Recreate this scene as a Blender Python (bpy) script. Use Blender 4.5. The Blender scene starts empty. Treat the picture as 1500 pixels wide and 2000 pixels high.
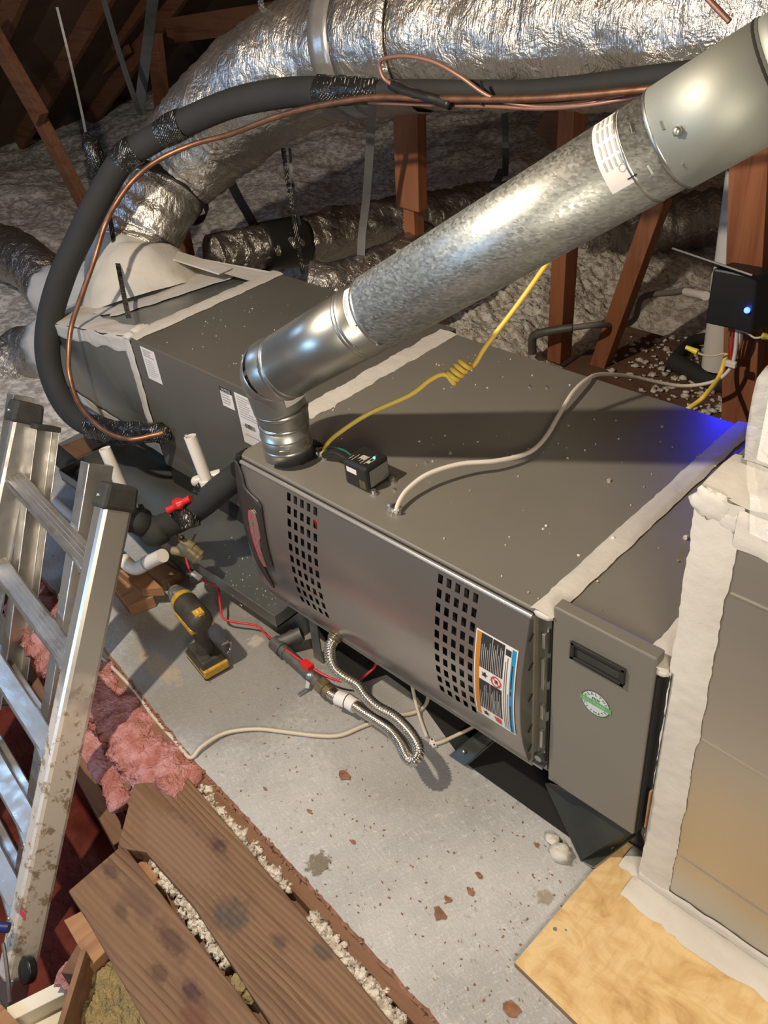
import bpy, bmesh, math, random
from mathutils import Vector, Matrix, noise
random.seed(7)
S = bpy.context.scene
COL = S.collection
# ------------------------------------------------------------------ camera
F_PX = 1704.934
CAM = Vector((1.49583, -0.91998, 1.69084))
RW = ((0.7169384, 0.6911327, -0.0912958), (0.3639535, -0.4827627, -0.7965413), (-0.5945899, 0.5378436, -0.5976513))
RIGHT, DOWN, FWD = Vector(RW[0]), Vector(RW[1]), Vector(RW[2])
cd = bpy.data.cameras.new('camera'); cam = bpy.data.objects.new('camera', cd); COL.objects.link(cam)
cd.sensor_fit = 'VERTICAL'; cd.sensor_height = 24.0; cd.lens = F_PX / 2000 * 24.0
cd.clip_start = 0.02; cd.clip_end = 60
m = Matrix((RIGHT, -DOWN, -FWD)).transposed().to_4x4(); m.translation = CAM
cam.matrix_world = m
S.camera = cam
# ------------------------------------------------------------------ world, lamps, exposure
S.view_settings.view_transform = 'Standard'; S.view_settings.look = 'None'
S.view_settings.gamma = 1; S.view_settings.exposure = 0.0
try: S.view_settings.use_curve_mapping = False
except Exception: pass
W = bpy.data.worlds.new('world'); S.world = W; W.use_nodes = True
W.node_tree.nodes['Background'].inputs[0].default_value = (1.0, .90, .80, 1)
W.node_tree.nodes['Background'].inputs[1].default_value = 0.105
def lamp(name, loc, power, col, radius, kind='POINT', target=None, size=None):
    l = bpy.data.lights.new(name, kind); l.energy = power; l.color = col
    if kind == 'AREA': l.size = size or .5
    else: l.shadow_soft_size = radius
    o = bpy.data.objects.new(name, l); COL.objects.link(o); o.location = loc
    if target is not None:
        o.rotation_euler = (Vector(target) - Vector(loc)).to_track_quat('-Z', 'Y').to_euler()
    return o
KEY = lamp('work_lamp', (-0.05, -0.85, 2.15), 165, (1.0, .87, .70), .03)
FILL = lamp('panel_work_lamp', (2.05, -1.15, 1.45), 24, (1.0, .87, .70), .1, 'AREA', (1.15, -.02, .35), .5)
COOL = lamp('cool_tube_lamp', (-0.75, -2.55, 1.00), 20, (.36, .62, 1.0), .07, 'AREA', (.3, .1, .6), 1.1); COOL.data.shape = 'RECTANGLE'; COOL.data.size_y = .035
COOL2 = lamp('cool_far_lamp', (-2.1, -0.55, 1.50), 20, (.36, .60, 1.0), .10)
# ------------------------------------------------------------------ helpers
def at(px, py, x=None, y=None, z=None, d=None):
    v = RIGHT * ((px - 750) / F_PX) + DOWN * ((py - 1000) / F_PX) + FWD
    if x is not None: t = (x - CAM.x) / v.x
    elif y is not None: t = (y - CAM.y) / v.y
    elif z is not None: t = (z - CAM.z) / v.z
    else: t = d
    return CAM + v * t
def V(*a): return Vector(a)
WOFF = {}
def ntex(nt, kind, **kw):
    n = nt.nodes.new(kind)
    for k, v in kw.items(): setattr(n, k, v)
    return n
def coords(nt, scale=(1, 1, 1), rot=(0, 0, 0)):
    tc = nt.nodes.new('ShaderNodeTexCoord'); mp = nt.nodes.new('ShaderNodeMapping')
    mp.inputs['Scale'].default_value = scale; mp.inputs['Rotation'].default_value = rot
    nt.links.new(tc.outputs['Object'], mp.inputs['Vector']); return mp.outputs['Vector']
def noise_n(nt, scale, detail=3, rough=.55, vec=None, stretch=(1, 1, 1), dist=0):
    n = nt.nodes.new('ShaderNodeTexNoise'); n.inputs['Scale'].default_value = scale
    n.inputs['Detail'].default_value = detail; n.inputs['Roughness'].default_value = rough
    n.inputs['Distortion'].default_value = dist
    nt.links.new(vec or coords(nt, stretch), n.inputs['Vector']); return n.outputs['Fac']
def ramp(nt, fac, stops):
    r = nt.nodes.new('ShaderNodeValToRGB'); e = r.color_ramp.elements
    while len(e) < len(stops): e.new(.5)
    for i, (p, c) in enumerate(stops):
        e[i].position = p; e[i].color = (*c, 1) if len(c) == 3 else c
    nt.links.new(fac, r.inputs['Fac']); return r.outputs['Color']
def mixc(nt, fac, a, b, mode='MIX'):
    n = nt.nodes.new('ShaderNodeMix'); n.data_type = 'RGBA'; n.blend_type = mode
    for sock, val in ((n.inputs[0], fac), (n.inputs[6], a), (n.inputs[7], b)):
        if isinstance(val, (int, float)): sock.default_value = val
        elif isinstance(val, tuple): sock.default_value = (*val[:3], 1)
        else: nt.links.new(val, sock)
    return n.outputs[2]
def mathn(nt, op, a, b=None, clamp=False):
    n = nt.nodes.new('ShaderNodeMath'); n.operation = op; n.use_clamp = clamp
    for i, val in enumerate((a, b)):
        if val is None: continue
        if isinstance(val, (int, float)): n.inputs[i].default_value = val
        else: nt.links.new(val, n.inputs[i])
    return n.outputs[0]
def g(s, r=.5): return (s[0], s[1], s[2])
def base(name, col, rough=.5, metal=0, spec=.5, alpha=1):
    m = bpy.data.materials.new(name); m.use_nodes = True; nt = m.node_tree; b = nt.nodes['Principled BSDF']
    b.inputs['Base Color'].default_value = (*col, 1); b.inputs['Roughness'].default_value = rough
    b.inputs['Metallic'].default_value = metal; b.inputs['Specular IOR Level'].default_value = spec
    b.inputs['Alpha'].default_value = alpha
    return m, nt, b
def bumpto(nt, b, height, strength, dist=.01):
    n = nt.nodes.new('ShaderNodeBump'); n.inputs['Strength'].default_value = strength; n.inputs['Distance'].default_value = dist
    nt.links.new(height, n.inputs['Height']); nt.links.new(n.outputs['Normal'], b.inputs['Normal'])
def spot(nt, p, r, jag=.35, jscale=60, ell=(1, 1, 1)):
    """1 inside a blot of radius r about p, with a ragged rim (a stain)"""
    tc = nt.nodes.new('ShaderNodeTexCoord')
    vm = nt.nodes.new('ShaderNodeVectorMath'); vm.operation = 'SUBTRACT'; vm.inputs[1].default_value = p
    nt.links.new(tc.outputs['Object'], vm.inputs[0])
    v2 = nt.nodes.new('ShaderNodeVectorMath'); v2.operation = 'MULTIPLY'; v2.inputs[1].default_value = ell
    nt.links.new(vm.outputs[0], v2.inputs[0])
    ln = nt.nodes.new('ShaderNodeVectorMath'); ln.operation = 'LENGTH'; nt.links.new(v2.outputs[0], ln.inputs[0])
    nz = mathn(nt, 'MULTIPLY', mathn(nt, 'SUBTRACT', noise_n(nt, jscale, 4), .5), jag * 4 * r)
    d = mathn(nt, 'ADD', ln.outputs['Value'], nz)
    mr = nt.nodes.new('ShaderNodeMapRange'); mr.interpolation_type = 'SMOOTHSTEP'
    mr.inputs['From Min'].default_value = r * 1.15; mr.inputs['From Max'].default_value = r * .7
    mr.inputs['To Min'].default_value = 0; mr.inputs['To Max'].default_value = 1
    nt.links.new(d, mr.inputs['Value']); return mr.outputs['Result']
def M(name, col, rough=.5, metal=0, col2=None, vs=8, vstretch=(1, 1, 1), lo=.35, hi=.65, bump=0, bs=40, bstretch=(1, 1, 1), bdist=.005, spec=.5, detail=4, alpha=1, rvar=0):
    m, nt, b = base(name, col, rough, metal, spec, alpha)
    if col2 is not None:
        f = noise_n(nt, vs, detail, stretch=vstretch)
        nt.links.new(ramp(nt, f, [(lo, col), (hi, col2)]), b.inputs['Base Color'])
    if rvar:
        f = noise_n(nt, vs * 2, 3)
        mr = nt.nodes.new('ShaderNodeMapRange'); mr.inputs['To Min'].default_value = max(.02, rough - rvar); mr.inputs['To Max'].default_value = min(1, rough + rvar)
        mr.inputs['From Min'].default_value = .3; mr.inputs['From Max'].default_value = .7
        nt.links.new(f, mr.inputs['Value']); nt.links.new(mr.outputs['Result'], b.inputs['Roughness'])
    if bump: bumpto(nt, b, noise_n(nt, bs, detail, stretch=bstretch), bump, bdist)
    return m
# ------------------------------------------------------------------ materials
def wood(name, c1, c2, axis=0, rough=.7, knots=(), gs=1.0, bump=.3, lines=0):
    m, nt, b = base(name, c1, rough, 0, .3)
    st = [22 * gs] * 3; st[axis] = 1.3 * gs
    f = noise_n(nt, 1.6, 5, .6, stretch=tuple(st), dist=.6)
    st2 = [5.] * 3; st2[axis] = 1.2
    f2 = noise_n(nt, 1.2, 3, stretch=tuple(st2))
    c = ramp(nt, f, [(.3, c2), (.48, c1), (.62, tuple(x * 1.12 for x in c1)), (.72, c2)])
    c = mixc(nt, mathn(nt, 'MULTIPLY', f2, .55), c, tuple(x * .62 for x in c2))
    h = f
    if lines:
        w = nt.nodes.new('ShaderNodeTexWave'); w.wave_type = 'BANDS'; w.bands_direction = 'Y' if axis == 0 else 'X'
        w.inputs['Scale'].default_value = lines; w.inputs['Distortion'].default_value = 26; w.inputs['Detail'].default_value = 1.5; w.inputs['Detail Scale'].default_value = .11
        sc = [1.] * 3; sc[axis] = .42
        nt.links.new(coords(nt, tuple(sc)), w.inputs['Vector'])
        ln = ramp(nt, w.outputs['Fac'], [(.03, (1, 1, 1)), (.20, (0, 0, 0))])
        c = mixc(nt, mathn(nt, 'MULTIPLY', ln, mathn(nt, 'MULTIPLY', ramp(nt, noise_n(nt, 1, 3, stretch=(3.2, 9, 9)), [(.38, (.05, .05, .05)), (.62, (1, 1, 1))]), .7)), c, tuple(x * .45 for x in c2)); h = w.outputs['Fac']
    for (p, r, cc, ell) in knots:
        c = mixc(nt, mathn(nt, 'MULTIPLY', spot(nt, p, r * 1.4, .5, 40, ell), .5), c, tuple((x + y) / 2 for x, y in zip(cc, c2)))
        c = mixc(nt, mathn(nt, 'MULTIPLY', spot(nt, p, r * .95, .3, 70, ell), .92), c, cc)
    nt.links.new(c, b.inputs['Base Color']); bumpto(nt, b, h, bump, .003)
    return m
MAT = {}
MAT['truss'] = wood('truss_wood', (.30, .115, .05), (.20, .065, .027), 2)
MAT['roofwood'] = M('roof_deck_wood', (.14, .085, .05), .85, 0, (.09, .055, .035), 3, (1, 1, 1), bump=.2, bs=20)
MAT['rafter'] = wood('rafter_wood', (.22, .095, .045), (.13, .05, .025), 0)
MAT['joist'] = wood('joist_wood', (.25, .135, .078), (.165, .08, .042), 0)
MAT['block'] = wood('block_wood', (.40, .22, .11), (.28, .13, .06), 1)
kn = lambda px, py, r, c, e=(.6, 1, 1): (tuple(at(px, py, z=0)), r, c, e)
MAT['plank'] = wood('plank_wood', (.225, .132, .074), (.13, .066, .034), 0, .62, [
    kn(425, 1652, .016, (.07, .035, .03)), kn(450, 1785, .033, (.075, .06, .05), (.8, 1, 1)), kn(630, 1860, .013, (.10, .07, .05)),
    kn(375, 1940, .014, (.06, .025, .025), (.5, 1, 1)), kn(335, 1836, .017, (.09, .045, .03), (.4, 1, 1)), kn(215, 1700, .013, (.09, .05, .035), (.5, 1, 1)),
    kn(350, 1655, .05, (.20, .12, .075), (.35, 1, 1)), kn(310, 1900, .014, (.10, .05, .03)), kn(545, 1840, .011, (.10, .06, .045)), kn(380, 1990, .02, (.13, .05, .03)),
    kn(235, 1780, .012, (.10, .06, .04)), kn(270, 1760, .02, (.13, .07, .045), (.4, 1, 1))], .9, .3, 24)
# painted chip-board floor
def floor_mat():
    m, nt, b = base('painted_chipboard', (.44, .44, .43), .42, 0, .5)
    big = noise_n(nt, 3.2, 4)
    c = ramp(nt, big, [(.32, (.32, .32, .315)), (.55, (.43, .43, .42)), (.72, (.50, .49, .475))])
    fl = None
    for i, (r, s) in enumerate(((.35, (26, 210, 60)), (1.15, (30, 230, 60)), (1.95, (24, 190, 60)), (2.65, (32, 240, 60)))):
        v = nt.nodes.new('ShaderNodeTexVoronoi'); v.inputs['Scale'].default_value = 1.6
        mp1 = coords(nt, (1, 1, 1), (0, 0, r)); mp2 = nt.nodes.new('ShaderNodeMapping'); mp2.inputs['Scale'].default_value = s
        mp2.inputs['Location'].default_value = (i * 3.1, i * 1.7, 0)
        wv = nt.nodes.new('ShaderNodeVectorMath'); wv.operation = 'MULTIPLY_ADD'; wn = nt.nodes.new('ShaderNodeTexNoise'); wn.inputs['Scale'].default_value = 26
        nt.links.new(coords(nt, (1, 1, 1)), wn.inputs['Vector']); nt.links.new(wn.outputs['Color'], wv.inputs[0]); wv.inputs[1].default_value = (.022, .022, 0); nt.links.new(mp1, wv.inputs[2]); nt.links.new(wv.outputs[0], mp2.inputs['Vector']); nt.links.new(mp2.outputs['Vector'], v.inputs['Vector'])
        sx = nt.nodes.new('ShaderNodeSeparateColor'); nt.links.new(v.outputs['Color'], sx.inputs[0])
        fl = sx.outputs[i % 3] if fl is None else mathn(nt, 'MAXIMUM' if i % 2 else 'ADD', fl, mathn(nt, 'MULTIPLY', sx.outputs[i % 3], .8))
    hot = ramp(nt, mathn(nt, 'MULTIPLY', fl, .5), [(.60, (0, 0, 0)), (.86, (.36, .36, .36))])
    c = mixc(nt, hot, c, (.70, .68, .64))
    dirt = noise_n(nt, 45, 5, .7)
    c = mixc(nt, ramp(nt, dirt, [(.60, (0, 0, 0)), (.70, (.7, .7, .7))]), c, (.17, .15, .12))
    sp = lambda px, py, r, cc, k, e=(1, 1, 1), j=.45: mixc(nt, mathn(nt, 'MULTIPLY', spot(nt, tuple(at(px, py, z=0)), r, j, 70, e), k), c, cc)
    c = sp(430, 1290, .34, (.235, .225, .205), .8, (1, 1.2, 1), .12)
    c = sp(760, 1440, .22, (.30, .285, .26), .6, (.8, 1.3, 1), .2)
    c = sp(622, 1688, .027, (.13, .10, .06), .85, j=.7)
    c = sp(310, 1300, .05, (.40, .30, .19), .75, (.5, 1.6, 1), .6)
    c = sp(500, 1252, .022, (.55, .50, .44), .6)
    c = sp(1065, 1752, .016, (.25, .18, .11), .7)
    c = sp(590, 1275, .09, (.26, .22, .17), .45)
    c = sp(640, 1240, .12, (.27, .24, .19), .4)
    nt.links.new(c, b.inputs['Base Color'])
    h = mathn(nt, 'ADD', mathn(nt, 'MULTIPLY', fl, .55), mathn(nt, 'MULTIPLY', noise_n(nt, 160, 3, .6), .9))
    bumpto(nt, b, h, .55, .003)
    mr = nt.nodes.new('ShaderNodeMapRange'); mr.inputs['From Max'].default_value = 1.3; mr.inputs['To Min'].default_value = .30; mr.inputs['To Max'].default_value = .58
    nt.links.new(fl, mr.inputs['Value']); nt.links.new(mr.outputs['Result'], b.inputs['Roughness'])
    return m
MAT['floor'] = floor_mat()
MAT['osbedge'] = M('torn_chipboard_edge', (.31, .145, .08), .85, 0, (.18, .085, .05), 60, bump=.6, bs=150)
def ply():
    m, nt, b = base('raw_plywood', (.62, .42, .19), .5)
    f1 = noise_n(nt, 1, 6, .62, stretch=(9, 16, 9), dist=.9); f2 = noise_n(nt, 1, 4, .6, stretch=(70, 14, 40))
    c = ramp(nt, f1, [(.30, (.44, .25, .095)), (.45, (.60, .40, .175)), (.58, (.69, .50, .25)), (.72, (.56, .35, .14))])
    c = mixc(nt, ramp(nt, f2, [(.52, (0, 0, 0)), (.70, (.5, .5, .5))]), c, (.50, .31, .13))
    nt.links.new(c, b.inputs['Base Color']); bumpto(nt, b, f2, .15, .002); return m
MAT['plywood'] = ply()
MAT['plyedge'] = M('plywood_edge', (.30, .19, .11), .8, 0, (.20, .12, .07), 60, (.1, .1, 6))
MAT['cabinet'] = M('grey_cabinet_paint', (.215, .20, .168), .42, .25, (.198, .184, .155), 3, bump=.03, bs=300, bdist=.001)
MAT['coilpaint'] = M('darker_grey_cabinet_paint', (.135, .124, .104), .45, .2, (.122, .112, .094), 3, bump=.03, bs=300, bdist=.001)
MAT['cabdoor'] = M('silver_grey_door_paint', (.36, .325, .30), .22, .75, (.345, .31, .285), 4, bump=.02, bs=400, bdist=.001)
MAT['lip'] = M('door_lip', (.42, .39, .35), .28, .6)
MAT['black'] = M('black_plastic', (.016, .015, .014), .4, 0, bump=.05, bs=200)
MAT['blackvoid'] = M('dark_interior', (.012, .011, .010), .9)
MAT['trim'] = M('dark_brown_plastic', (.035, .028, .025), .38)
MAT['rubber'] = M('black_rubber', (.028, .028, .024), .75, 0, (.04, .04, .033), 20, bump=.2, bs=90)
MAT['foam'] = M('black_pipe_foam', (.021, .021, .020), .8, 0, (.027, .026, .024), 9, bump=.12, bs=130)
MAT['galv'] = M('galvanised_sheet', (.42, .43, .40), .30, .9, (.36, .37, .345), 5, bump=.05, bs=60, rvar=.08)
MAT['galvdark'] = M('galvanised_sheet_grey', (.26, .27, .245), .38, .8, (.30, .31, .285), 4, bump=.05, bs=40, rvar=.08)
MAT['ductsheet'] = M('return_duct_sheet', (.56, .53, .46), .33, .8, (.46, .44, .38), 2.2, bump=.05, bs=2.5, bdist=.03, detail=1)
def pipe_mat():
    m, nt, b = base('spangled_pipe', (.55, .57, .54), .32, .95)
    v = nt.nodes.new('ShaderNodeTexVoronoi'); v.inputs['Scale'].default_value = 1
    nt.links.new(coords(nt, (150, 150, 330), (.0, .62, 0)), v.inputs['Vector'])
    sx = nt.nodes.new('ShaderNodeSeparateColor'); nt.links.new(v.outputs['Color'], sx.inputs[0])
    c = ramp(nt, sx.outputs[0], [(.0, (.37, .385, .36)), (.5, (.46, .475, .445)), (1, (.55, .565, .53))])
    nt.links.new(c, b.inputs['Base Color'])
    mr = nt.nodes.new('ShaderNodeMapRange'); mr.inputs['To Min'].default_value = .42; mr.inputs['To Max'].default_value = .60
    nt.links.new(sx.outputs[1], mr.inputs['Value']); nt.links.new(mr.outputs['Result'], b.inputs['Roughness'])
    bumpto(nt, b, sx.outputs[2], .05, .002); return m
MAT['pipe'] = pipe_mat()
MAT['pipe2'] = M('elbow_metal', (.50, .51, .475), .36, .95, (.44, .45, .42), 9, bump=.06, bs=26)
MAT['pipe3'] = M('dull_galvanised_pipe', (.46, .475, .42), .62, .8, (.41, .425, .375), 6, bump=.04, bs=20)
def foil_mat(name, c, rough, big=5, s2=11, st=.5, lines=(26, 3, 3)):
    m, nt, b = base(name, c, rough, .92)
    v = nt.nodes.new('ShaderNodeTexVoronoi'); v.feature = 'DISTANCE_TO_EDGE'; v.inputs['Scale'].default_value = s2
    tc = nt.nodes.new('ShaderNodeTexCoord')
    nz = nt.nodes.new('ShaderNodeTexNoise'); nz.inputs['Scale'].default_value = 9; nz.inputs['Detail'].default_value = 3
    nt.links.new(tc.outputs['Object'], nz.inputs['Vector'])
    va = nt.nodes.new('ShaderNodeVectorMath'); va.operation = 'SCALE'; va.inputs['Scale'].default_value = .20
    nt.links.new(nz.outputs['Color'], va.inputs[0])
    vb = nt.nodes.new('ShaderNodeVectorMath'); vb.operation = 'ADD'; nt.links.new(tc.outputs['Object'], vb.inputs[0]); nt.links.new(va.outputs[0], vb.inputs[1])
    mp = nt.nodes.new('ShaderNodeMapping'); mp.inputs['Scale'].default_value = (1.8, 1, .8)
    nt.links.new(vb.outputs[0], mp.inputs['Vector']); nt.links.new(mp.outputs[0], v.inputs['Vector'])
    crease = mathn(nt, 'MINIMUM', v.outputs['Distance'], .12)
    h = mathn(nt, 'ADD', mathn(nt, 'MULTIPLY', crease, .5), mathn(nt, 'MULTIPLY', noise_n(nt, big * 3, 5, .62, dist=1.2), .9))
    h = mathn(nt, 'ADD', h, mathn(nt, 'MULTIPLY', noise_n(nt, 1.0, 4, .65, stretch=(lines[0] * 1.6, 9, 9)), .55))
    h = mathn(nt, 'ADD', h, mathn(nt, 'MULTIPLY', noise_n(nt, 1.0, 2, .5, stretch=(lines[0] * 8, 26, 26)), .16))
    bumpto(nt, b, h, st, .02); return m
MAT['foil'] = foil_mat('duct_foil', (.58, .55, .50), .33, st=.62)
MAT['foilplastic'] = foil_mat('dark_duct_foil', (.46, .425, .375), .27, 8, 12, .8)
MAT['leg'] = M('dark_galvanised_leg', (.045, .048, .040), .42, .3, (.030, .033, .028), 12)
MAT['mastic'] = M('duct_mastic', (.60, .565, .505), .62, 0, (.53, .495, .44), 7, bump=.45, bs=26, bstretch=(1, 1, 1), bdist=.006, detail=5)
MAT['copper'] = M('copper', (.36, .18, .105), .42, .75, (.22, .10, .055), 25)
MAT['pinkwire'] = M('old_copper_tube', (.36, .185, .135), .45, .5)
MAT['pvc'] = M('white_pvc', (.74, .69, .61), .35)
MAT['pvcgrey'] = M('grey_conduit', (.17, .15, .13), .55)
MAT['red'] = M('red_plastic', (.62, .02, .02), .35)
MAT['redwire'] = M('red_wire', (.55, .03, .04), .4)
MAT['yellow'] = M('yellow_cable', (.86, .60, .10), .45)
MAT['yellowplastic'] = M('worn_yellow_plastic', (.58, .34, .03), .45, 0, (.38, .22, .03), 60)
MAT['nut'] = M('yellow_wire_nut', (.80, .66, .05), .4)
MAT['whitecable'] = M('white_cable', (.66, .60, .52), .5)
MAT['oldcable'] = M('aged_cream_cable', (.56, .49, .38), .55)
MAT['green'] = M('green_wire', (.02, .16, .12), .4)
MAT['brass'] = M('old_brass', (.25, .19, .10), .45, .6, (.16, .12, .07), 40)
MAT['bronze'] = M('tan_brass_valve', (.33, .27, .15), .45, .3)
MAT['ironpipe'] = M('black_iron_pipe', (.09, .085, .075), .55, .4, (.14, .13, .11), 30)
MAT['stainless'] = M('corrugated_stainless', (.58, .54, .48), .24, .95)
MAT['zinc'] = M('zinc_fitting', (.62, .62, .60), .28, .95)
MAT['white'] = M('white_label', (.74, .70, .66), .5)
MAT['labelgrey'] = M('label_print_grey', (.40, .37, .35), .6)
MAT['print'] = M('label_print_black', (.03, .028, .026), .6)
MAT['orange'] = M('label_orange', (.55, .20, .02), .5)
MAT['blue'] = M('label_blue', (.02, .25, .50), .5)
MAT['darkblue'] = M('dark_blue_plastic', (.015, .03, .16), .4)
MAT['redprint'] = M('label_red', (.55, .05, .07), .5)
MAT['stickergreen'] = M('sticker_green', (.10, .33, .12), .5)
MAT['stickerpale'] = M('sticker_pale', (.50, .60, .55), .5)
MAT['lightprint'] = M('label_light_print', (.42, .40, .38), .6)
MAT['silver'] = M('silver_badge', (.55, .52, .48), .3, .8)
MAT['alu'] = M('ladder_aluminium', (.56, .54, .50), .36, .85, (.48, .46, .43), 12, bump=.06, bs=80, rvar=.1)
def rail_mat():
    m, nt, b = base('scuffed_rail_aluminium', (.60, .57, .52), .36, .8)
    pt = ramp(nt, noise_n(nt, 34, 6, .7), [(.50, (0, 0, 0)), (.54, (1, 1, 1))])
    c = mixc(nt, pt, (.60, .575, .53), (.56, .46, .36))
    # smears of dried coating low on the rail
    p = at(65, 1640, d=2.1); k = spot(nt, tuple(p), .40, .2, 20, (1, 1, 1))
    c2 = ramp(nt, noise_n(nt, 30, 6, .7), [(.54, (.70, .64, .56)), (.60, (.36, .27, .18))])
    c = mixc(nt, k, (.58, .555, .51), c2)
    nt.links.new(c, b.inputs['Base Color'])
    mt = mathn(nt, 'SUBTRACT', .85, mathn(nt, 'MULTIPLY', k, .7)); nt.links.new(mt, b.inputs['Metallic'])
    bumpto(nt, b, noise_n(nt, 60, 4), .08, .003); return m
MAT['rail'] = rail_mat()
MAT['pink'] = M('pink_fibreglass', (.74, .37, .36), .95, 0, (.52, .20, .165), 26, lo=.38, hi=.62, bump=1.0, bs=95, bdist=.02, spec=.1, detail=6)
MAT['shadedpink'] = M('shaded_pink_fibreglass', (.20, .045, .03), .98, 0, (.10, .022, .016), 7, bump=.8, bs=30, bdist=.02, spec=.05)  # pink fibreglass with the shade of the hatch put into its colour
MAT['yellowfibre'] = M('yellow_fibreglass', (.46, .36, .17), .95, 0, (.33, .27, .16), 40, bump=1, bs=90, bdist=.02, spec=.1, detail=6)
MAT['fluff'] = M('blown_insulation', (.76, .71, .64), 1, 0, (.42, .37, .31), 30, lo=.40, hi=.58, bump=.45, bs=70, bdist=.02, spec=.02, detail=10)
MAT['fluffnear'] = M('white_loose_insulation', (.76, .71, .63), 1, 0, (.40, .33, .26), 50, lo=.44, hi=.66, bump=.7, bs=140, bdist=.01, spec=.05)
MAT['darkboard'] = M('old_brown_board', (.15, .075, .042), .8, 0, (.10, .05, .03), 9, (1, 5, 5), bump=.2, bs=40)
MAT['cream'] = M('cream_board', (.80, .74, .60), .5)
MAT['drillblack'] = M('worn_black_plastic', (.030, .028, .025), .5, 0, (.055, .05, .042), 30)
MAT['steel'] = M('dull_steel', (.42, .42, .42), .32, .9)
MAT['film'] = None
def film():
    m, nt, b = base('clear_plastic_film', (.86, .84, .80), .18, 0, .6, .42)
    bumpto(nt, b, noise_n(nt, 9, 4, dist=1.2), .6, .03); return m
MAT['film'] = film()
MAT['strapgrey'] = M('grey_hanger_strap', (.13, .125, .118), .4, 0, (.10, .095, .09), 14)
MAT['strapwhite'] = M('pale_hanger_strap', (.40, .385, .35), .32, .55, (.34, .325, .295), 20, bump=.2, bs=30)
def tape():
    m, nt, b = base('black_printed_tape', (.015, .015, .014), .22, 0, .6)
    br = nt.nodes.new('ShaderNodeTexBrick'); br.inputs['Scale'].default_value = 1.15
    br.inputs['Color1'].default_value = (1, 1, 1, 1); br.inputs['Color2'].default_value = (0, 0, 0, 1); br.inputs['Mortar'].default_value = (0, 0, 0, 1)
    br.inputs['Mortar Size'].default_value = .12; br.inputs['Brick Width'].default_value = .45; br.inputs['Row Height'].default_value = .3
    nt.links.new(coords(nt, (46, 46, 46), (.9, .4, .5)), br.inputs['Vector'])
    k = ramp(nt, noise_n(nt, 26, 2), [(.50, (0, 0, 0)), (.52, (1, 1, 1))])
    k2 = ramp(nt, noise_n(nt, 150, 2), [(.44, (0, 0, 0)), (.50, (1, 1, 1))])
    f = mixc(nt, 1.0, br.outputs['Color'], k, 'MULTIPLY')
    nt.links.new(mixc(nt, f, (.014, .014, .013), (.62, .58, .50)), b.inputs['Base Color'])
    bumpto(nt, b, noise_n(nt, 38, 4, dist=1), .7, .01); return m
MAT['tape'] = tape()
def glow(name, c, s):
    m, nt, b = base(name, c, .4); b.inputs['Emission Color'].default_value = (*c, 1); b.inputs['Emission Strength'].default_value = s; return m
MAT['led'] = glow('blue_led', (.04, .09, 1.0), 9)
MAT['greenled'] = glow('green_led', (.15, .9, .55), 1.3)
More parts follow.
